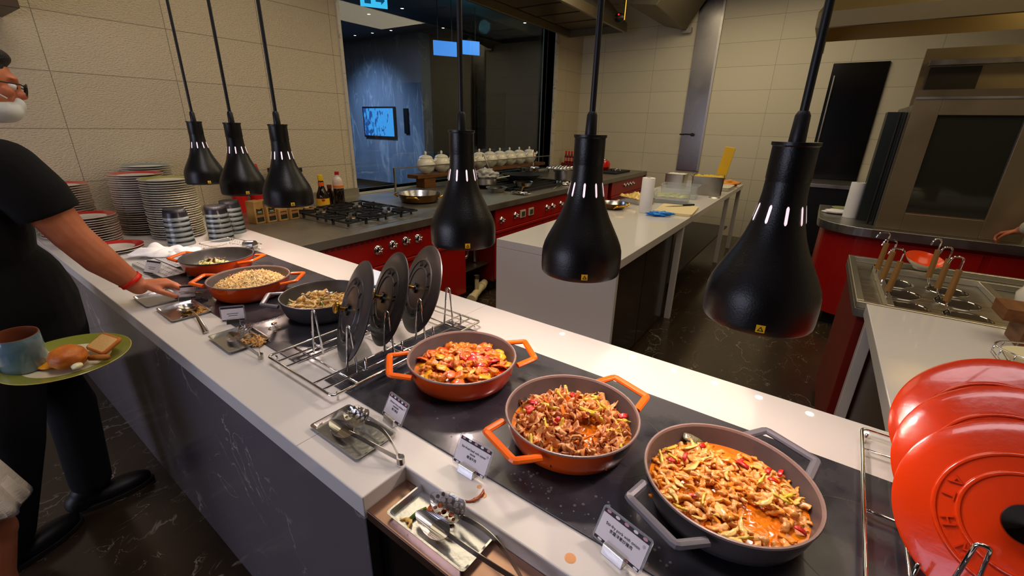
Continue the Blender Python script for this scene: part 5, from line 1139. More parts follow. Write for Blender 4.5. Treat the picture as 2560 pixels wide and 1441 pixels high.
# ------------------------------------------------------------------ white prep island
IX0, IX1, IY0, IY1, IH = -1.65, -0.81, 2.265, 6.88, 0.90
isl = thing('prep_island', 'long white topped prep island with dark marble doors', 'prep island', (IX0, IY0, 0))
lx, ly = IX1-IX0, IY1-IY0
MB().box(0, lx, 0, ly, IH-0.055, IH).build('island_top', white_top, isl, bevel=0.003)
MB().box(0, lx, 0, 0.035, 0, IH-0.0555).build('end_panel', white_top, isl, bevel=0.002)
for y in (1.50, 3.66, ly-0.06): MB().box(lx-0.06, lx-0.012, y, y+0.045, 0, IH-0.0555).build('leg_panel', white_top, isl, bevel=0.002)
MB().box(0.02, 0.045, 0.035, ly-0.06, 0.0, IH-0.056).build('rear_panel', red_dk, isl)
dm = panel_m
MB().box(0.1, lx-0.10, 0.036, 1.49, 0.10, IH-0.056).build('carcass', mat('dark_carcass', (18, 15, 13), rough=0.4), isl)
for k in range(2):
    y = 0.05+k*0.725; d_ = MB().box(lx-0.10, lx-0.075, y, y+0.715, 0.04, IH-0.115).build('island_door', mat('dark_veined_door', (44, 36, 30), rough=0.15, color2=(34, 28, 24), noise_scale=5), isl, bevel=0.002)
    MB().box(lx-0.10, lx-0.07, y, y+0.715, IH-0.113, IH-0.10).build('door_pull_edge', steel, d_)
MB().box(0.06, lx-0.09, 1.56, ly-0.08, 0.30, 0.32).build('island_shelf', mat('shelf_dark', (40, 34, 28), rough=0.4), isl)
# island items
pr = thing('paper_roll', 'standing white paper towel roll on the white island', 'paper roll', (-1.19, 3.86, IH+0.0005))
MB().lathe([(0.02, 0.0), (0.052, 0.0), (0.054, 0.003), (0.054, 0.297), (0.052, 0.30), (0.02, 0.30)], 36).build('paper_sheet', paper, pr, smooth=True)
MB().lathe([(0.02, 0.30), (0.018, 0.30), (0.018, 0.0), (0.02, 0.0)], 24).build('card_core', mat('card_core', (150, 120, 86), rough=0.7), pr, smooth=True)
cbd = tag(MB().prism(rnd([(-0.16, -0.24), (0.16, -0.24), (0.16, 0.24), (-0.16, 0.24)], 0.02), 0, 0.022).build('cutting_board', mat('cream_board', (226, 208, 160), rough=0.5), loc=(-0.985, 4.13, IH+0.0005), rot=(0, 0, 0.10), bevel=0.002), 'cream cutting board with knife near island edge', 'cutting board')
kn = thing('chef_knife', 'steel chef knife lying on the cream cutting board', 'knife', (-1.00, 4.28, IH+0.0245), math.radians(52))
MB().prism([(-0.16, 0.0), (-0.06, -0.018), (0.04, -0.02), (0.04, 0.012), (-0.08, 0.012)], 0, 0.002).build('blade', utensil, kn)
MB().prism(rnd([(0.04, -0.010), (0.16, -0.012), (0.16, 0.012), (0.04, 0.011)], 0.005), 0.0, 0.014).build('knife_handle', black_pl, kn)
single('blue_glove', chunk_mesh('blue_glove', mat('blue_nitrile', (20, 130, 226), rough=0.4), 0.055, 1.8, 0.7, 0.35, 8, amp=0.35, sub=4, freq=2.6), 'crumpled blue glove on the island beside the paper roll', 'glove', (-1.035, 3.78, IH+0.02), (0, 0, 0.55))
def steel_tub(lab, x, y, w, d, h, z, fill=None, mt=None, lidm=None, ang=0):
    t_ = thing('food_container', lab, 'container', (x, y, z), ang, group='food containers on the island'); mt = mt or steel
    a, b = w/2, d/2; b_ = MB()
    outer = rnd([(-a, -b), (a, -b), (a, b), (-a, b)], 0.02, 3); n = len(outer)
    def rg(s, zz): return [(px*s, py*s, zz) for px, py in outer]
    vs = rg(0.94, 0)+rg(0.98, h)+rg(1.03, h)+rg(1.03, h+0.004)+rg(0.97, h+0.004)+rg(0.93, 0.003)
    fs = [(j*n+i, j*n+(i+1) % n, (j+1)*n+(i+1) % n, (j+1)*n+i) for j in range(5) for i in range(n)]+[tuple(reversed(range(n))), tuple(5*n+i for i in range(n))]
    b_.add(vs, fs).build('container_body', mt, t_, smooth=True)
    if fill:
        f = MB(); m__ = 18; g_ = []
        for i in range(m__):
            for k in range(m__):
                u_, v_ = (i/(m__-1)-0.5)*w*0.93, (k/(m__-1)-0.5)*d*0.93; e = 1-(2*max(abs(u_/w), abs(v_/d)))**4*0.8
                f.v.append((u_, v_, h*fill[1]+fill[2]*e*(0.6+0.9*noise.noise(Vector((u_*30, v_*30, x)))))); 
        f.f = [(i*m__+k, (i+1)*m__+k, (i+1)*m__+k+1, i*m__+k+1) for i in range(m__-1) for k in range(m__-1)]; f.mi = [0]*len(f.f)
        f.build('contents', fill[0], t_, smooth=True, auto=False)
    return t_
veg_y = food_mat('shredded_yellow_veg', (226, 196, 60), (190, 150, 30)); pasta_m = food_mat('pale_dough_pieces', (230, 198, 110), (212, 170, 70)); grn = food_mat('chopped_green_veg', (120, 150, 50), (214, 204, 150), sc=18)
steel_tub('large deep steel container of yellow vegetables on the island', -1.02, 5.52, 0.34, 0.30, 0.20, IH+0.001, (veg_y, 0.92, 0.03), ang=0.15)
steel_tub('deep steel container with white lid behind the glass box', -1.46, 5.86, 0.24, 0.22, 0.17, IH+0.001, (mat('white_lid', (226, 222, 206), rough=0.4), 0.98, 0.012))
steel_tub('steel tray heaped with yellow dough pieces left of paper roll', -1.44, 4.35, 0.30, 0.22, 0.05, IH+0.001, (pasta_m, 0.8, 0.06), ang=-0.5)
steel_tub('clear plastic box of green vegetables behind the paper roll', -1.17, 4.62, 0.34, 0.26, 0.10, IH+0.001, (grn, 0.55, 0.03), mt=acry, ang=0.12)
steel_tub('clear plastic box stacked behind the green vegetable box', -1.20, 5.05, 0.38, 0.28, 0.13, IH+0.001, None, mt=acry, ang=0.12)
o = tag(MB().box(-0.055, 0.055, -0.004, 0.004, 0, 0.36).build('yellow_board', plastic_y, loc=(-0.93, 5.72, IH+0.16), rot=(0.0, 0.14, 0.1), bevel=0.004), 'upright yellow plastic board standing in the large steel container', 'cutting board')
single('orange_cloth', chunk_mesh('orange_cloth', mat('orange_cloth', (214, 140, 60), rough=0.8), 0.09, 1.3, 1.2, 0.5, 2, amp=0.3, sub=3), 'folded orange cloth at far end of the island', 'cloth', (-0.93, 6.45, IH+0.045))
single('steel_cover', MB().lathe([(0.06, 0), (0.055, 0.006), (0, 0.012)], 28).mesh('steel_lid', steel), 'small steel lid before the large steel container', 'lid', (-0.88, 5.27, IH+0.001))
steel_tub('shallow white tray behind the large steel container', -0.95, 6.10, 0.22, 0.40, 0.04, IH+0.001, None, mt=mat('white_plastic', (220, 214, 196), rough=0.4))

# ------------------------------------------------------------------ right side: back suite, noodle boiler, white table
rc = thing('steel_counter', 'red fronted steel topped counter with rounded corner at right', 'counter', (0, 0, 0))
def arc(cx, cy, r, a0, a1, n=10): return [(cx+r*math.cos(a0+(a1-a0)*i/n), cy+r*math.sin(a0+(a1-a0)*i/n)) for i in range(n+1)]
top_p = arc(0.45, 4.72, 0.36, PI, 1.5*PI)+[(2.9, 4.36), (2.9, 5.55), (0.09, 5.55)]
MB().prism(top_p, 0.83, 0.90).build('counter_top', steel, rc, bevel=0.004)
bod = arc(0.47, 4.74, 0.33, PI, 1.5*PI)+[(2.9, 4.41), (2.9, 5.5), (0.14, 5.5)]
MB().prism(bod, 0.13, 0.829).build('counter_front', red_en, rc)
MB().prism([(0.30, 4.55), (2.8, 4.50), (2.8, 5.4), (0.25, 5.4)], 0.0, 0.13).build('toe_kick', black_pl, rc)
for x in (0.55, 1.15, 1.75): MB().box(x, x+0.56, 4.396, 4.412, 0.16, 0.80).build('cabinet_door', red_en, rc, bevel=0.004)
ov = thing('glass_fronted_oven', 'large steel roasting oven with dark glass front on back counter', 'oven', (0, 0, 0.901))
frm = mat('warm_steel', (128, 112, 86), rough=0.3, metal=0.55, rough2=0.42, noise_scale=4)
y0 = 4.46
MB().box(0.47, 0.62, y0, y0+0.05, 0.0, 0.95).box(1.06, 1.28, y0, y0+0.05, 0.0, 0.95).box(0.62, 1.06, y0, y0+0.05, 0.83, 0.95).box(0.62, 1.06, y0, y0+0.05, 0.0, 0.13).build('oven_frame', frm, ov, bevel=0.003)
MB().box(0.47, 1.28, y0-0.006, y0, 0.935, 0.95).build('frame_lip', steel, ov)
gl = MB().box(0.62, 1.06, y0+0.02, y0+0.03, 0.13, 0.83).build('oven_glass', mat('smoked_glass', (40, 40, 34), rough=0.06, coat=0.5), ov)
MB().box(0.62, 1.06, y0+0.012, y0+0.02, 0.13, 0.138).build('glass_bead', chrome, ov)
MB().box(0.475, 1.275, y0+0.051, 5.4, 0.0, 0.90).build('oven_body', steel_dk, ov)
MB().box(0.485, 1.30, y0+0.35, y0+0.38, 0.90, 1.02).build('rear_panel', frm, ov)
for dx in (0.0, 0.03): MB().tube([(0.455-dx, y0+0.1+dx, 0.0), (0.455-dx, y0+0.1+dx, 0.85)], 0.009, 8).build('side_conduit', black_pl, ov)
MB().box(0.36, 0.465, y0+0.30, y0+0.48, 0.0, 0.86).build('side_box', mat('dark_green_box', (22, 30, 24), rough=0.4), ov)
hb = thing('canopy_hood', 'wide olive steel canopy hood at top right', 'extractor hood', (0, 0, 0))
hol = mat('olive_steel', (112, 100, 72), rough=0.4, metal=0.5)
MB().box(-0.24, 3.1, 4.25, 4.29, 2.31, 2.41).box(-0.24, -0.20, 4.29, 5.6, 2.31, 2.41).build('hood_lip', hol, hb)
MB().add([(-0.24, 4.25, 2.41), (3.1, 4.25, 2.41), (3.1, 5.6, 2.41), (-0.24, 5.6, 2.41), (0.1, 4.7, 3.1), (3.1, 4.7, 3.1), (3.1, 5.6, 3.1), (0.1, 5.6, 3.1)], [(0, 1, 5, 4), (1, 2, 6, 5), (2, 3, 7, 6), (3, 0, 4, 7), (4, 5, 6, 7)]).build('hood_canopy', mat('bright_steel', (200, 176, 120), rough=0.3, metal=0.9), hb)
sp_ = thing('steel_backsplash', 'tall dull steel splash panel behind the oven', 'wall panel', (0, 0, 0))
MB().box(0.56, 3.0, 5.58, 5.62, 0.901, 2.30).build('splash_sheet', mat('dull_splash_steel', (150, 132, 92), rough=0.3, metal=0.5, rough2=0.45, noise_scale=3), sp_)
MB().box(0.60, 1.5, 5.50, 5.58, 2.16, 2.20).build('splash_shelf', steel, sp_)
MB().box(0.62, 0.95, 5.565, 5.58, 1.95, 2.15).build('vent_panel', mat('dark_vent', (60, 54, 42), rough=0.5, metal=0.6), sp_)
MB().ell((0.66, 5.57, 1.80), (0.014, 0.01, 0.014), 10, 8).build('indicator_lamp', mat('red_indicator', (255, 30, 40)), sp_)
bc = thing('dark_back_cabinet', 'low dark cabinet with steel top before the back wall', 'cabinet', (0, 0, 0))
MB().box(-0.12, 1.8, 6.9, 7.6, 0.10, 0.94).build('cabinet_body', black_pl, bc, bevel=0.004); MB().box(-0.14, 1.82, 6.86, 7.62, 0.94, 0.985).build('cabinet_top', steel, bc, bevel=0.003); MB().box(-0.1, 1.8, 6.95, 7.5, 0, 0.10).build('plinth', black_pl, bc)
pr2 = thing('paper_roll', 'standing white paper towel roll on right steel counter', 'paper roll', (0.315, 4.86, 0.901))
MB().lathe([(0.02, 0.0), (0.052, 0.0), (0.053, 0.003), (0.053, 0.297), (0.052, 0.30), (0.02, 0.30)], 36).build('paper_sheet', paper, pr2, smooth=True)
MB().lathe([(0.02, 0.30), (0.018, 0.30), (0.018, 0.0), (0.02, 0.0)], 24).build('card_core', mat('card_core', (150, 120, 86)), pr2, smooth=True)
single('white_cloth', chunk_mesh('white_cloth', paper, 0.10, 1.2, 1.0, 0.16, 5, amp=0.3, sub=3), 'folded white cloth at rounded end of steel counter', 'cloth', (0.24, 5.02, 0.918))
single('green_dish', MB().lathe([(0, 0), (0.05, 0), (0.085, 0.018), (0.083, 0.02), (0.048, 0.004), (0, 0.004)], 30).mesh('green_dish', mat('pale_green_china', (150, 160, 110), rough=0.3)), 'pale green dish behind the white cloth', 'dish', (0.27, 5.32, 0.9015))
# white table
wt = thing('white_serving_table', 'white topped serving table with pale frame at right', 'table', (0, 0, 0))
MB().box(0.300, 2.6, 1.25, 2.345, 0.845, 0.90).build('table_top', white_top, wt, bevel=0.003)
for y in (2.28, 1.27): MB().box(0.31, 0.35, y, y+0.05, 0.0, 0.844).build('table_leg', white_top, wt, bevel=0.002)
MB().box(0.36, 2.5, 1.40, 2.30, 0.05, 0.84).build('table_carcass', mat('brown_carcass', (58, 44, 34), rough=0.3), wt)
# noodle boiler
nb = thing('noodle_boiler', 'steel noodle boiler with round wells on red cabinet', 'noodle boiler', (0, 0, 0))
MB().box(0.285, 1.9, 2.37, 3.27, 0.05, 0.83).build('boiler_cabinet', red_dk, nb, bevel=0.004)
bx = MB(); X0, X1, Y0_, Y1_ = 0.265, 1.95, 2.352, 3.30
bx.box(X0, X1, Y0_, Y1_, 0.831, 0.872); bx.build('boiler_deck', steel, nb, bevel=0.003)
rm = MB(); 
for a, b2, c2, d2 in ((X0, X1, Y0_, Y0_+0.03), (X0, X1, Y1_-0.03, Y1_), (X0, X0+0.03, Y0_+0.03, Y1_-0.03), (0.372, 0.40, Y0_+0.03, 3.12), (0.372, 1.5, 3.09, 3.12), (0.80, 0.83, Y0_+0.03, 3.09)): rm.box(a, b2, c2, d2, 0.8725, 0.902)
rm.build('raised_rim', mat('bright_rim_steel', (226, 220, 200), rough=0.25, metal=0.9), nb, bevel=0.003)
wells = [(0.46, 2.50), (0.455, 2.70), (0.45, 2.90), (0.66, 2.50), (0.66, 2.70), (0.655, 2.90)]
for i, (x, y) in enumerate(wells):
    MB().lathe([(0.082, 0.8728), (0.080, 0.8755), (0.074, 0.8755), (0.072, 0.8728)], 36, Matrix.Translation((x, y, 0))).build('well_ring', chrome, nb, smooth=True)
    MB().disc(0.073, 0.8732, 36, Matrix.Translation((x, y, 0))).build('well_basket', mat('well_dark', (40, 34, 28), rough=0.3), nb)
wd_h = mat('pale_wood_handle', (150, 106, 46), rough=0.5)
labs = ['noodle strainer in the front left well', 'noodle strainer in the middle left well', 'noodle strainer in the rear left well', 'noodle strainer in the front right well', 'noodle strainer in the middle right well', 'noodle strainer in the rear right well']
for i, (x, y) in enumerate(wells):
    s_ = thing('noodle_strainer', 'wood handled '+labs[i], 'strainer', (x-0.065, y+0.01, 0.8765), 0.15*i, group='noodle strainers')
    MB().tube([(0.01, 0, 0.0), (-0.015, 0, 0.03), (-0.012, 0.01, 0.06)], 0.004, 8).build('wire_stem', chrome, s_, smooth=True)
    MB().tube([(-0.013, 0.01, 0.05), (-0.004, 0.018, 0.19)], [0.013, 0.011], 12).build('wood_handle', wd_h, s_, smooth=True)
    MB().tube(rnd3([(-0.004, 0.018, 0.19), (0.0, 0.02, 0.245), (-0.045, 0.02, 0.245), (-0.055, 0.02, 0.215)], 0.025, 5), 0.0038, 8).build('hook', chrome, s_, smooth=True)
bwl = thing('rice_bowl', 'white bowl with orange inside hung above the boiler rim', 'bowl', (0.585, 3.215, 0.903), (0.25, 0.12, 0))
MB().lathe([(0, 0), (0.035, 0.0), (0.04, 0.008), (0.075, 0.038), (0.088, 0.058)], 36).build('bowl_body', china, bwl, smooth=True); MB().lathe([(0.088, 0.058), (0.085, 0.058), (0.07, 0.038), (0.03, 0.012), (0, 0.010)], 36).build('bowl_inside', mat('orange_glaze', (236, 76, 20), rough=0.2), bwl, smooth=True)
tp = thing('white_pot', 'white round pot beside the boiler at right edge', 'pot', (0.90, 2.62, 0.903))
MB().lathe([(0, 0), (0.06, 0), (0.095, 0.04), (0.10, 0.08), (0.08, 0.12), (0.055, 0.14)], 36).build('pot_body', china, tp, smooth=True); MB().lathe([(0.06, 0.14), (0.062, 0.15), (0.03, 0.165), (0, 0.168)], 30).build('pot_lid', china, tp, smooth=True)
ws = thing('wooden_stand', 'stepped brown wooden stand on white table at right edge', 'stand', (0, 0, 0.901))
MB().box(0.655, 1.15, 2.16, 2.30, 0.085, 0.13).build('upper_board', wood, ws, bevel=0.002); MB().box(0.71, 1.15, 2.14, 2.28, 0.0, 0.085).build('lower_block', wood, ws, bevel=0.002)
wb = thing('bread_basket', 'oval wire basket lined with white paper above red lids', 'basket', (0.74, 1.93, 0.901))
ring_ = [(0.145*math.cos(2*PI*i/36), 0.09*math.sin(2*PI*i/36), 0.065) for i in range(36)]; b_ = MB(); b_.tube(ring_, 0.003, 6, closed=True); b_.tube([(x*0.8, y*0.8, 0.004) for x, y, z in ring_], 0.003, 6, closed=True)
for i in range(0, 36, 2):
    x, y, z = ring_[i]; b_.tube([(x, y, z), (x*1.04, y*1.04, 0.04), (x*0.8, y*0.8, 0.004)], 0.0022, 5)
b_.build('wire_frame', chrome, wb, smooth=True, auto=False)
MB().lathe([(0.0, 0.012), (0.09, 0.014), (0.125, 0.05), (0.128, 0.056), (0.11, 0.052), (0.07, 0.04), (0, 0.045)], 36, sy=0.62).build('paper_liner', mat('cream_paper', (232, 222, 176), rough=0.7), wb, smooth=True)

# ------------------------------------------------------------------ plate, mug and bread held at left
plt = thing('held_plate', 'olive rimmed plate carrying mug and bread at left edge', 'plate', (-1.575, 0.190, 0.972), (0.0, 0.04, 0.0))
mb = MB(); mb.lathe([(0.134, 0.0165), (0.1355, 0.0155), (0.134, 0.0135), (0.10, 0.004), (0.085, 0.0), (0.0, 0.0005)], 72); mb.build('plate_underside', mat('olive_edge', (176, 160, 70), rough=0.25, coat=0.3), plt, smooth=True)
MB().lathe([(0.0, 0.0035), (0.08, 0.0040), (0.09, 0.0055)], 72).build('plate_centre', mat('plate_centre_cream', (214, 206, 170), rough=0.25), plt, smooth=True)
MB().lathe([(0.09, 0.0055), (0.097, 0.0075), (0.134, 0.0165)], 72).build('plate_rim', mat('olive_rim', (128, 132, 48), rough=0.25, coat=0.3), plt, smooth=True)
mg = thing('blue_mug', 'blue grey glazed mug with brown rim tilting on plate', 'mug', (-1.605, 0.118, 0.981), (0.0, 0.10, 0.0))
MB().lathe([(0, 0), (0.043, 0), (0.046, 0.004), (0.0445, 0.094), (0.044, 0.0955)], 48).build('mug_body', mat('blue_grey_glaze', (88, 120, 132), rough=0.18, coat=0.5, color2=(110, 136, 142), noise_scale=30), mg, smooth=True)
MB().lathe([(0.044, 0.0955), (0.0415, 0.0955), (0.040, 0.088), (0.039, 0.01), (0, 0.008)], 48).build('mug_inside', mat('brown_glaze', (120, 66, 40), rough=0.3), mg, smooth=True)
br = chunk_mesh('bread_roll', mat('roll_crust', (206, 118, 30), rough=0.5, color2=(176, 88, 16), noise_scale=40, bump=0.15, bump_scale=120), 0.036, 1.15, 1.1, 0.85, 3, amp=0.05, sub=4)
single('bread_roll', br, 'round golden bread roll on the held plate', 'bread', (-1.520, 0.185, 1.006))
ts = thing('toast_slice', 'thin toast slice leaning on far side of held plate', 'toast', (-1.538, 0.262, 1.006), (0.5, -0.1, 0.1))
MB().prism(rnd([(-0.052, -0.022), (0.052, -0.022), (0.052, 0.024), (-0.052, 0.024)], 0.008), -0.005, 0.005).build('crumb', mat('toast_crumb', (226, 180, 110), rough=0.8, bump=0.2, bump_scale=200), ts)
MB().tube(rnd3([(-0.053, -0.023, 0), (0.053, -0.023, 0), (0.053, 0.025, 0), (-0.053, 0.025, 0)], 0.008, 3, True), 0.0055, 8, closed=True).build('crust', mat('toast_crust', (190, 106, 30), rough=0.7), ts, smooth=True, auto=False)
single('potato_wedge', MB().box(-0.028, 0.028, -0.006, 0.006, 0, 0.012).mesh('potato_wedge', mat('brown_wedge', (170, 104, 30), rough=0.6)), 'brown crust finger at right rim of held plate', 'bread', (-1.478, 0.235, 0.990), (0, -0.1, 0.5))
single('butter_pat', chunk_mesh('butter_pat', mat('butter', (236, 226, 180), rough=0.3), 0.011, 1.3, 1, 0.7, 2, amp=0.2, sub=2), 'small pale butter pat beside the bread roll', 'butter', (-1.478, 0.190, 0.992))
single('egg_yolk', chunk_mesh('egg_yolk', mat('yolk', (226, 150, 20), rough=0.25, coat=0.4), 0.022, 1.3, 1, 0.25, 5, amp=0.1, sub=3), 'flat yellow egg piece between the mug and roll', 'egg', (-1.567, 0.150, 0.983))

# ------------------------------------------------------------------ people
def remesh_obj(name, mb, mt, parent, voxel, smooth_it=3, loc=(0, 0, 0)):
    o = mb.build(name, mt, parent, loc=loc, smooth=True, auto=False)
    rmx = o.modifiers.new('remesh', 'REMESH'); rmx.mode = 'VOXEL'; rmx.voxel_size = voxel; rmx.use_smooth_shade = True
    sm = o.modifiers.new('smooth', 'SMOOTH'); sm.iterations = smooth_it; sm.factor = 0.5
    return o
def limb(mb, pts, rs, n=14):
    """tapered limb with rounded joints"""
    mb.tube(pts, rs, n)
    for p, r in zip(pts, rs): mb.ell(p, (r, r, r), 14, 10)
def hand(mb, wrist, fwd, upv, curl, side, k=1.0):
    """palm, four bent fingers of unequal length and a thumb leaving the side of the palm"""
    F = Vector(fwd).normalized(); Uv = Vector(upv); Uv = (Uv-F*Uv.dot(F)).normalized(); Sd = F.cross(Uv)*side
    W_ = Vector(wrist)
    for t in (0.0, 0.33, 0.66, 1.0):
        w = 0.024+0.017*t; mb.ell(W_+F*(0.082*t*k), (0.001+w*k, w*k*0.5, w*k*0.5), 14, 10, Matrix((Sd, Uv, F)).transposed()) if False else None
    for s_ in (-0.030, -0.010, 0.010, 0.030):
        mb.tube([W_+Sd*s_*0.55*k, W_+F*0.04*k+Sd*s_*0.85*k, W_+F*0.086*k+Sd*s_*k], [0.0145*k, 0.0150*k, 0.0120*k], 10); mb.ell(W_+F*0.086*k+Sd*s_*k, (0.012*k,)*3, 10, 8)
    for s_, ln, c_ in ((-0.031, 0.82, 1.05), (-0.0105, 0.98, 1.0), (0.0105, 1.0, 0.95), (0.031, 0.92, 0.9)):
        p = W_+F*0.086*k+Sd*s_*k; d = F.copy(); pts = [p]; 
        for j, sl in enumerate((0.042, 0.027, 0.021)):
            d = (Matrix.Rotation(-curl*c_*(0.7+0.25*j), 3, F.cross(Uv)) @ d); p = p+d*sl*ln*k; pts.append(p)
        rs = [0.0105*k, 0.0095*k, 0.0085*k, 0.0075*k]; limb(mb, pts, rs, 10)
    p = W_+F*0.022*k-Sd*0.026*k; pts = [p, p+(F*0.55-Sd*0.55-Uv*0.35).normalized()*0.040*k]; pts.append(pts[-1]+(F*0.9-Sd*0.05-Uv*0.5).normalized()*0.030*k); pts.append(pts[-1]+(F*0.8+Sd*0.25-Uv*0.6).normalized()*0.024*k)
    limb(mb, pts, [0.014*k, 0.0115*k, 0.010*k, 0.0085*k], 10)
def head(mb, c, face, k=1.0, pitch=0.0):
    """head as one piece with brow, nose, lips, chin and ears; face = horizontal facing direction"""
    F = Vector((face[0], face[1], 0)).normalized(); Z = Vector((0, 0, 1)); S_ = F.cross(Z)
    M = Matrix((S_, F, Z)).transposed() @ Matrix.Rotation(pitch, 3, 'X'); C_ = Vector(c)
    def e(p, r): mb.ell(C_+M @ (Vector(p)*k), tuple(x*k for x in r), 18, 14, M)
    e((0, -0.012, 0.025), (0.074, 0.092, 0.085)); e((0, 0.012, -0.035), (0.060, 0.070, 0.072)); e((0, 0.045, -0.085), (0.030, 0.026, 0.024))
    e((0, 0.076, 0.028), (0.048, 0.014, 0.012)); e((0, 0.092, -0.018), (0.012, 0.018, 0.014)); e((0, 0.083, 0.005), (0.009, 0.012, 0.024)); e((0, 0.074, -0.052), (0.024, 0.012, 0.009))
    e((0.036, 0.062, -0.015), (0.022, 0.018, 0.018)); e((-0.036, 0.062, -0.015), (0.022, 0.018, 0.018))
    for s_ in (1, -1): e((s_*0.076, -0.006, -0.005), (0.008, 0.020, 0.032))
    return M
eye_m = mat('eye_white', (226, 220, 210), rough=0.2); hair_m = mat('black_hair', (16, 13, 12), rough=0.5, bump=0.6, bump_scale=260)
def eyes(parent, C_, M, k=1.0):
    for s_ in (1, -1):
        q = MB(); q.ell(Vector(C_)+M @ Vector((s_*0.031, 0.073, 0.004))*k, (0.0115*k,)*3, 14, 10); q.build('eye', eye_m, parent, smooth=True)
        q = MB(); q.ell(Vector(C_)+M @ Vector((s_*0.031, 0.0825, 0.003))*k, (0.005*k, 0.0035*k, 0.005*k), 12, 8); q.build('iris', mat('dark_iris', (30, 18, 10), rough=0.1), parent, smooth=True)
def hairdo(parent, C_, M, k=1.0, long_=False):
    h = MB(); C_ = Vector(C_)
    def e(p, r): h.ell(C_+M @ (Vector(p)*k), tuple(x*k for x in r), 18, 14, M)
    e((0, -0.022, 0.045), (0.080, 0.094, 0.080)); e((0, -0.045, -0.005), (0.079, 0.070, 0.070)); e((0, 0.035, 0.085), (0.058, 0.045, 0.030))
    if long_: e((0, -0.07, -0.12), (0.075, 0.045, 0.12))
    return remesh_obj('hair', h, hair_m, parent, 0.006*k, 2)
# man in black beside the counter
man = thing('person', 'man in black T-shirt and mask reaching over the counter', 'person', (0, 0, 0))
bm_ = MB(); HC_ = Vector((-2.200, 0.292, 1.690))
Mh = head(bm_, HC_, (0.12, 1), 1.0, -0.18)
limb(bm_, [(-2.235, 0.20, 1.46), (-2.21, 0.25, 1.58)], [0.062, 0.056])
bm_.ell((-2.27, 0.17, 1.25), (0.17, 0.11, 0.24), 20, 14); bm_.ell((-2.28, 0.15, 0.98), (0.15, 0.11, 0.12), 20, 14); bm_.ell((-2.26, 0.18, 1.42), (0.19, 0.08, 0.07), 20, 12)
limb(bm_, [(-2.07, 0.27, 1.44), (-2.065, 0.325, 1.32), (-2.05, 0.362, 1.215), (-2.042, 0.412, 1.120), (-2.030, 0.492, 0.998)], [0.066, 0.062, 0.054, 0.052, 0.031])
hand(bm_, (-2.030, 0.492, 1.002), (0.10, 0.97, -0.12), (0, 0.2, 1), 0.88, -1, 1.05)
limb(bm_, [(-2.46, 0.20, 1.42), (-2.52, 0.08, 1.18), (-2.50, 0.12, 0.92)], [0.056, 0.045, 0.028]); hand(bm_, (-2.50, 0.12, 0.92), (0, 0.15, -1), (-1, 0, 0), 0.4, 1, 0.95)
for hip, kn_, an in (((-2.37, 0.16, 0.88), (-2.345, 0.245, 0.48), (-2.31, 0.215, 0.09)), ((-2.20, 0.13, 0.88), (-2.195, 0.06, 0.48), (-2.175, -0.05, 0.10))):
    limb(bm_, [hip, kn_, an], [0.085, 0.055, 0.036])
body = remesh_obj('body', bm_, skin, man, 0.005, 3)
cloth_k = mat('black_cotton', (4, 4, 5), rough=1.0, bump=0.15, bump_scale=60)
tsm = MB(); tsm.ell((-2.275, 0.175, 1.27), (0.205, 0.140, 0.26), 24, 16); tsm.ell((-2.275, 0.185, 1.00), (0.205, 0.175, 0.22), 24, 16); tsm.ell((-2.265, 0.185, 1.43), (0.215, 0.100, 0.085), 24, 14)
limb(tsm, [(-2.275, 0.185, 0.98), (-2.27, 0.185, 0.83)], [0.185, 0.178], 24)
limb(tsm, [(-2.095, 0.265, 1.435), (-2.072, 0.310, 1.36)], [0.096, 0.090], 18); tsm.tube([(-2.072, 0.310, 1.36), (-2.066, 0.332, 1.292)], [0.090, 0.084], 24)
limb(tsm, [(-2.455, 0.20, 1.43), (-2.50, 0.13, 1.28)], [0.075, 0.068], 18); limb(tsm, [(-2.235, 0.21, 1.48), (-2.23, 0.225, 1.515)], [0.078, 0.068], 18)
remesh_obj('t_shirt', tsm, cloth_k, man, 0.008, 4)
trm = MB(); trm.ell((-2.285, 0.165, 0.84), (0.185, 0.150, 0.14), 24, 14)
limb(trm, [(-2.375, 0.165, 0.84), (-2.345, 0.245, 0.48), (-2.315, 0.215, 0.13)], [0.105, 0.080, 0.070], 18); limb(trm, [(-2.20, 0.13, 0.84), (-2.195, 0.06, 0.48), (-2.178, -0.045, 0.14)], [0.105, 0.080, 0.070], 18)
remesh_obj('trousers', trm, mat('black_trousers', (4, 4, 6), rough=1.0, bump=0.2, bump_scale=25), man, 0.008, 3)
for hx, hy, a in ((-2.31, 0.19, 0.12), (-2.175, -0.06, -0.35)):
    M = Matrix.Translation((hx, hy, 0)) @ Matrix.Rotation(-a, 4, 'Z'); s_ = MB()
    s_.ell(M @ Vector((0, -0.03, 0.05)), (0.045, 0.05, 0.048), 18, 12); s_.ell(M @ Vector((0, 0.10, 0.040)), (0.050, 0.115, 0.040), 18, 12, M.to_3x3()); s_.ell(M @ Vector((0, 0.0, 0.085)), (0.046, 0.055, 0.045), 18, 12)
    sh = remesh_obj('shoe', s_, mat('black_shoe', (14, 13, 13), rough=0.5), man, 0.006, 3)
    so = MB(); so.prism([(x, y) for x, y in [(0.050*math.cos(t)*(1 if math.sin(t) > 0 else 0.9), 0.075+0.145*math.sin(t)) for t in [2*PI*i/28 for i in range(28)]]], 0.0, 0.022, M); so.build('sole', mat('dark_sole', (34, 30, 26), rough=0.6), sh, bevel=0.003)
wbm = MB(); dw = (Vector((-2.030, 0.492, 0.998))-Vector((-2.042, 0.415, 1.115))).normalized(); u1 = dw.cross(Vector((1, 0, 0))).normalized(); u2 = dw.cross(u1)
cw = Vector((-2.0325, 0.474, 1.027)); rr_ = 0.0385
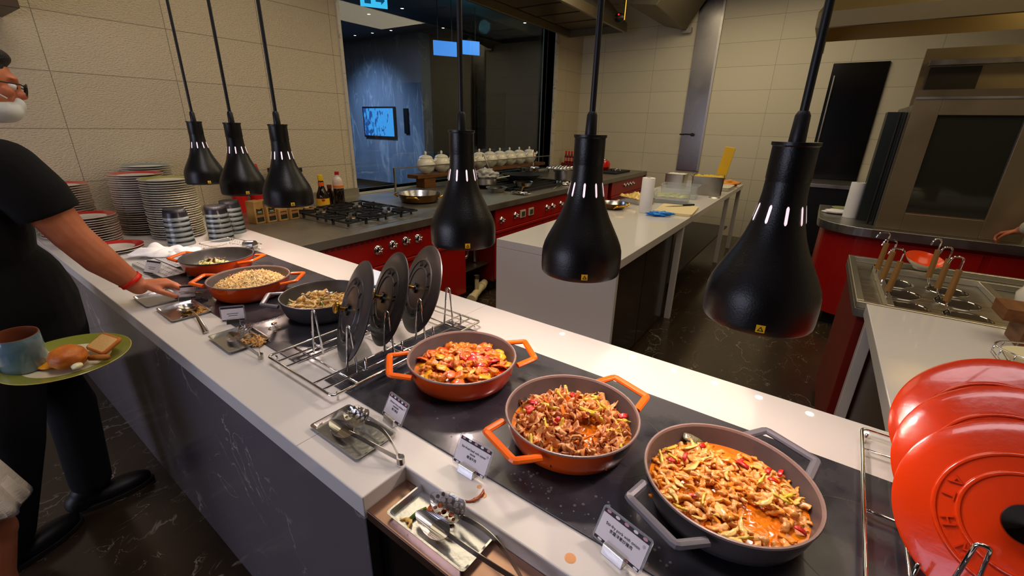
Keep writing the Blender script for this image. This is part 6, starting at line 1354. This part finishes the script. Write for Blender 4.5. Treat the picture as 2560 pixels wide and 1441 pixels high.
wbm.add([cw+dw*h_*0.008+(u1*math.cos(2*PI*i/32)+u2*math.sin(2*PI*i/32))*(rr_+(0.0015 if h_ else 0)) for h_ in (-1, 0, 1) for i in range(32)], [(j*32+i, j*32+(i+1) % 32, (j+1)*32+(i+1) % 32, (j+1)*32+i) for j in range(2) for i in range(32)])
o = wbm.build('wristband', mat('red_wristband', (226, 36, 14), rough=0.4), man, smooth=True, auto=False); sd = o.modifiers.new('thickness', 'SOLIDIFY'); sd.thickness = 0.002
eyes(man, HC_, Mh); hairdo(man, HC_, Mh)
mk = MB(); mk.ell(HC_+Mh @ Vector((0, 0.038, -0.070)), (0.060, 0.060, 0.042), 22, 16, Mh); mk.ell(HC_+Mh @ Vector((0, 0.078, -0.052)), (0.024, 0.026, 0.030), 18, 12, Mh)
mo = remesh_obj('face_mask', mk, mat('white_mask', (214, 218, 210), rough=0.8), man, 0.005, 2)
st_ = MB()
for s_ in (1, -1): st_.tube([HC_+Mh @ Vector((s_*0.060, 0.060, -0.035)), HC_+Mh @ Vector((s_*0.080, -0.005, 0.0))], 0.002, 6)
st_.build('mask_strap', mat('white_mask', (214, 218, 210)), mo)
gls = MB()
for s_ in (1, -1):
    lens = [HC_+Mh @ Vector((s_*0.034+0.026*math.cos(t), 0.104, 0.0+0.018*math.sin(t))) for t in [2*PI*i/20 for i in range(20)]]
    gls.tube(lens, 0.0018, 6, closed=True); gls.tube([HC_+Mh @ Vector((s_*0.060, 0.103, 0.006)), HC_+Mh @ Vector((s_*0.079, 0.09, 0.012)), HC_+Mh @ Vector((s_*0.083, -0.01, 0.010))], 0.0020, 6)
gls.tube([HC_+Mh @ Vector((-0.008, 0.104, 0.004)), HC_+Mh @ Vector((0.008, 0.104, 0.004))], 0.0018, 6)
gls.build('glasses', black_pl, man, smooth=True, auto=False)
# tongs the man holds
tongs('steel tongs held by the man with the red wristband', (-2.075, 0.560), (-2.02, 0.640), (-1.985, 0.615), HC+0.012, 0.02)
tray('small steel tray under the hand of the man in black', -2.06, 0.545, HC, 0.16, 0.115, CA)
# woman at the lower left edge holding the plate
wom = thing('person', 'person in white ruffled shorts holding a plate, cut by left edge', 'person', (0, 0, 0))
wb_ = MB(); HW = Vector((-1.90, -0.17, 1.52)); Mw = head(wb_, HW, (0.35, 1), 0.95, -0.1)
limb(wb_, [(-1.90, -0.20, 1.33), (-1.90, -0.185, 1.42)], [0.050, 0.045]); wb_.ell((-1.91, -0.20, 1.14), (0.14, 0.09, 0.20), 20, 14); wb_.ell((-1.91, -0.18, 0.90), (0.14, 0.11, 0.13), 20, 14); wb_.ell((-1.91, -0.195, 1.28), (0.165, 0.065, 0.055), 18, 12)
limb(wb_, [(-2.07, -0.18, 1.27), (-2.10, -0.16, 1.04), (-1.93, 0.02, 0.985), (-1.77, 0.118, 0.975)], [0.042, 0.034, 0.030, 0.022])
hand(wb_, (-1.772, 0.118, 0.972), (0.86, 0.42, 0.02), (0, 0, 1), 0.10, 1, 0.85)
limb(wb_, [(-1.75, -0.20, 1.27), (-1.72, -0.26, 1.03), (-1.70, -0.22, 0.80)], [0.042, 0.033, 0.022]); hand(wb_, (-1.70, -0.22, 0.80), (0, 0.1, -1), (1, 0, 0), 0.4, 1, 0.85)
for hip, k2, an, toe in (((-1.84, -0.13, 0.82), (-1.800, -0.055, 0.43), (-1.79, -0.10, 0.08), (-1.76, 0.03, 0.035)), ((-1.99, -0.18, 0.82), (-1.98, -0.15, 0.43), (-1.98, -0.20, 0.08), (-1.95, -0.06, 0.035))):
    limb(wb_, [hip, k2, ((k2[0]+an[0])/2, (k2[1]+an[1])/2-0.02, 0.28), an], [0.075, 0.048, 0.046, 0.030]); limb(wb_, [(an[0], an[1]-0.01, 0.04), toe], [0.032, 0.026])
remesh_obj('body', wb_, skin, wom, 0.006, 3)
shirt = MB(); shirt.ell((-1.91, -0.20, 1.14), (0.155, 0.105, 0.21), 20, 14); shirt.ell((-1.91, -0.19, 0.98), (0.150, 0.115, 0.12), 20, 14); shirt.ell((-1.91, -0.195, 1.285), (0.17, 0.072, 0.06), 18, 12)
limb(shirt, [(-2.065, -0.18, 1.27), (-2.085, -0.17, 1.16)], [0.055, 0.05], 14); limb(shirt, [(-1.755, -0.20, 1.27), (-1.738, -0.22, 1.16)], [0.055, 0.05], 14)
remesh_obj('top', shirt, mat('white_top_cloth', (220, 214, 204), rough=0.8), wom, 0.008, 3)
wcl = mat('white_ruffled_cotton', (226, 214, 200), rough=0.85, bump=0.25, bump_scale=60, stretch=(1, 1, 3))
sk = MB(); n_ = 72
def leg_skirt(cx, cy, dx, dy):
    rows = []
    for zi, (z, r) in enumerate(((0.95, 0.085), (0.86, 0.105), (0.76, 0.112), (0.68, 0.118), (0.61, 0.128), (0.545, 0.138), (0.52, 0.142), (0.522, 0.136), (0.60, 0.120))):
        am = 0.001+0.011*max(0, (0.85-z)/0.33); t_ = max(0.0, (0.95-z)/0.42)
        rows.append([(cx+dx*t_+(r+am*math.sin(9*2*PI*i/n_+zi*0.35))*math.cos(2*PI*i/n_), cy+dy*t_+(r+am*math.sin(9*2*PI*i/n_+zi*0.35))*math.sin(2*PI*i/n_)*0.92, z+0.012*math.sin(5*2*PI*i/n_)*t_) for i in range(n_)])
    sk.add(sum(rows, []), [(j*n_+i, j*n_+(i+1) % n_, (j+1)*n_+(i+1) % n_, (j+1)*n_+i) for j in range(len(rows)-1) for i in range(n_)])
leg_skirt(-1.86, -0.15, 0.045, 0.055); leg_skirt(-1.98, -0.19, -0.02, 0.02)
o = sk.build('ruffled_shorts', wcl, wom, smooth=True, auto=False); sd = o.modifiers.new('thickness', 'SOLIDIFY'); sd.thickness = 0.003
eyes(wom, HW, Mw, 0.95); hairdo(wom, HW, Mw, 0.95, True)
for ax, ay in ((-1.775, -0.05), (-1.965, -0.145)):
    s_ = MB(); s_.ell((ax, ay, 0.03), (0.045, 0.115, 0.030), 18, 12); s_.ell((ax-0.012, ay-0.06, 0.045), (0.038, 0.045, 0.04), 16, 10); remesh_obj('shoe', s_, mat('white_canvas_shoe', (200, 196, 188), rough=0.7), wom, 0.006, 2)
# chef at the right edge
chf = thing('person', 'chef in pale jacket leaning a hand on right steel counter', 'person', (0, 0, 0))
cb_ = MB(); HCf = Vector((1.56, 4.02, 1.64)); Mc = head(cb_, HCf, (-0.5, 0.9), 1.0, -0.2)
limb(cb_, [(1.58, 3.92, 1.45), (1.57, 3.97, 1.55)], [0.058, 0.054]); cb_.ell((1.58, 3.90, 1.22), (0.17, 0.11, 0.24), 20, 14); cb_.ell((1.58, 3.90, 0.96), (0.15, 0.11, 0.14), 20, 14)
limb(cb_, [(1.40, 3.95, 1.38), (1.30, 4.10, 1.14), (1.215, 4.34, 1.005)], [0.052, 0.045, 0.028]); hand(cb_, (1.215, 4.34, 1.000), (-0.75, 0.62, -0.42), (0.1, 0.1, 1), 0.75, 1, 0.95)
limb(cb_, [(1.76, 3.95, 1.38), (1.80, 4.10, 1.12), (1.78, 4.30, 1.02)], [0.052, 0.045, 0.028]); hand(cb_, (1.78, 4.30, 1.02), (0, 0.9, -0.4), (0, 0, 1), 0.3, -1, 0.95)
for x in (1.49, 1.67): limb(cb_, [(x, 3.88, 0.88), (x, 3.90, 0.48), (x, 3.86, 0.09)], [0.085, 0.055, 0.036])
remesh_obj('body', cb_, skin, chf, 0.006, 3)
jk = MB(); jk.ell((1.58, 3.90, 1.22), (0.20, 0.135, 0.26), 22, 16); jk.ell((1.58, 3.90, 0.95), (0.18, 0.14, 0.18), 22, 16); jk.ell((1.58, 3.91, 1.39), (0.20, 0.09, 0.08), 20, 12)
limb(jk, [(1.40, 3.95, 1.38), (1.30, 4.10, 1.14), (1.235, 4.285, 1.035)], [0.068, 0.060, 0.048], 16); limb(jk, [(1.76, 3.95, 1.38), (1.80, 4.10, 1.12), (1.785, 4.24, 1.05)], [0.068, 0.060, 0.048], 16)
remesh_obj('jacket', jk, mat('chef_white', (206, 196, 172), rough=0.8), chf, 0.009, 3)
ap = MB(); ap.ell((1.56, 3.90, 0.86), (0.20, 0.165, 0.28), 22, 16); remesh_obj('apron', ap, mat('brown_grey_apron', (84, 66, 50), rough=0.8), chf, 0.010, 3)
tr_ = MB(); 
for x in (1.49, 1.67): limb(tr_, [(x, 3.88, 0.85), (x, 3.90, 0.48), (x, 3.87, 0.13)], [0.100, 0.080, 0.070], 16)
remesh_obj('trousers', tr_, mat('black_trousers', (7, 7, 10)), chf, 0.010, 3)
for x in (1.49, 1.67):
    s_ = MB(); s_.ell((x, 3.93, 0.045), (0.05, 0.14, 0.045), 18, 12); remesh_obj('shoe', s_, mat('black_shoe', (14, 13, 13)), chf, 0.008, 2)
eyes(chf, HCf, Mc); hairdo(chf, HCf, Mc)

# corner of a ceiling box at the top left
o = MB().box(XW+0.002, -3.40, -0.6, 0.69, 2.085, CEIL-0.001).build('ceiling_duct_box', mat('brown_duct', (72, 56, 34), rough=0.5), bevel=0.004); tag(o, 'dark brown duct box at the top left corner above the man', 'air duct')
